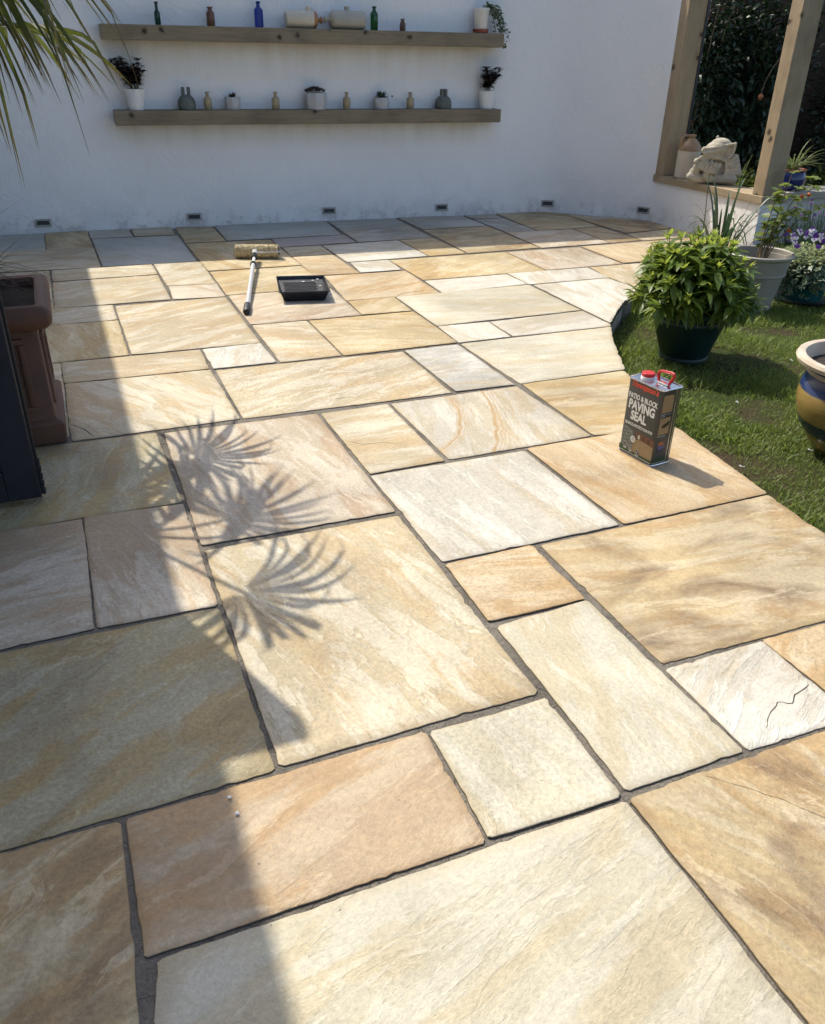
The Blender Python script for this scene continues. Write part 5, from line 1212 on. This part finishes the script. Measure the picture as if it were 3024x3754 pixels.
def shrub(name, label, c, rad, n_, size, mat, seed, wid=.42, group=None, stemn=5, tpl=None):
    t = thing(name, label, 'shrub', (c[0], c[1], LAWN_Z), 0, group); g = np.random.default_rng(seed); k = 46
    # leaves gathered in clumps with gaps between, hung through the whole volume
    cl = g.normal(0, 1, (k*3, 3)); cl /= np.linalg.norm(cl, axis=1, keepdims=True); cl *= (g.random((k*3, 1))**.45); cl = cl*np.array(rad)*.92+np.array([0, 0, rad[2]*.98])
    idx = g.integers(0, len(cl), n_); P = cl[idx]+g.normal(0, 1, (n_, 3))*np.array(rad)*.13; P[:, 2] = np.maximum(P[:, 2], .03)
    D = (P-np.array([0, 0, rad[2]*.8]))/np.array(rad)+g.normal(0, .6, (n_, 3)); D[:, 2] -= .25; D[:, 1] -= .3
    v_, f_, tq_ = tpl or leaf_tpl(1, wid, 3, .25, .3, .85); tag(obj('crown', inst_mesh('crown', v_, f_, frames(D, g.uniform(-.8, .8, n_), g.uniform(.6, 1.25, n_)*size), P, tq_), mat, t), kind='stuff')
    rn = random.Random(seed)
    for j in range(stemn): a = rn.uniform(0, 6.28); MB().tube(bezier((math.cos(a)*.04, math.sin(a)*.04, 0), (math.cos(a)*rad[0]*.2, math.sin(a)*rad[1]*.2, rad[2]*.8), (math.cos(a)*rad[0]*.6, math.sin(a)*rad[1]*.6, rad[2]*1.5), 8), [.016-.0015*i for i in range(9)], 6).build('trunk', M_STEM, t, True)
    return t
HG = 'dark evergreen shrubs behind the opening'
shrub('evergreen_shrub', 'tall dark evergreen shrub nearest the left timber post, seen through the opening', (2.70, 9.2), (.50, .42, 1.25), 5200, .075, M_HEDGE, 1, group=HG)
shrub('evergreen_shrub', 'tall dark evergreen shrub filling the middle of the opening', (3.35, 9.35), (.52, .42, 1.22), 5200, .080, M_HEDGE, 2, group=HG)
shrub('evergreen_shrub', 'dark shrub right of the right timber post against the brown fence', (4.55, 9.6), (.50, .36, .95), 3200, .07, M_HEDGE, 3, group=HG)
shrub('evergreen_shrub', 'low dark shrub behind the arching grass at the right edge', (4.3, 9.1), (.55, .3, .40), 2200, .06, M_HEDGE, 6, group=HG)
shrub('yellow_green_shrub', 'low yellow-green shrub behind the gargoyle, left of the right post', (3.06, 8.45), (.30, .24, .24), 1500, .055, M_HEDGE2, 4, tpl=(IV[0], IV[1], [0]*11))
shrub('yellow_green_shrub', 'sprawling yellow-green shrub behind the blue pot at the right edge', (4.15, 8.75), (.40, .22, .27), 1300, .045, M_HEDGE2, 5, tpl=(IV[0], IV[1], [0]*11))
ttg = thing('grass_tuft', 'wispy grass tuft rising behind the gargoyle', 'grass tuft', (2.95, 8.30, .0)); blades(ttg, (0, 0, -.1), 26, .5, .74, .28, .008, M_SEDGE, 'blade', 23, .3)
gal = thing('hanging_gall', 'single round orange fruit hanging on a bare twig in the opening', 'fruit', (3.20, 8.75, .98)); MB().lathe([(.001, -.028), (.018, -.022), (.028, 0), (.02, .02), (.001, .026)], n=14).build('fruit', plain('orange_fruit', (.26, .085, .03), .5), gal, True)
MB().tube(bezier((0, 0, .024), (.01, 0, .2), (.16, .05, .36), 8), .0035, 5).build('twig', M_STEM, gal)

# ---------------------------------------------------------------- small litter
for k, (x, y, z) in enumerate(((1.50, 3.62, LAWN_Z+.03), (1.86, 3.05, LAWN_Z+.03), (1.63, 3.1, LAWN_Z+.03), (2.0, 4.25, LAWN_Z+.03), (1.30, 2.95, LAWN_Z+.02))):
    a = random.uniform(0, 3); r_ = .011
    tag(MB().add([(r_*math.cos(i*.785)*1.3, r_*math.sin(i*.785)*.8, .003*math.cos(i*1.57)) for i in range(8)]+[(0, 0, -.002)], [(i, (i+1) % 8, 8) for i in range(8)]).build('petal', M_WHITEPET, None, False, (x, y, z)), ['small white petal on the lawn nearest the can top', 'small white petal on the lawn below the banded pot', 'small white petal midway between tin and banded pot', 'small white petal on the lawn right of the green pot', 'small white petal on bare soil by the slab edge'][k], 'petal', 'white petals on the lawn').rotation_euler = (.3, .2, a)
for k, (x, y) in enumerate([(-0.3495, 1.1426), (-0.326, 1.1037)]):
    mb = MB(); mb.lathe([(.001, 0), (.004, .001), (.0035, .004), (.001, .005)], n=6); mb.v = [(a*random.uniform(.7, 1.4), b*random.uniform(.6, 1.2), c) for a, b, c in mb.v]
    tag(mb.build('plaster_crumb', M_WHITEP, None, False, (x, y, .003)), ['tiny white crumb on the rose slab, the upper of two', 'tiny white crumb on the rose slab, the lower of two'][k], 'crumb', 'white crumbs on the shaded slab')
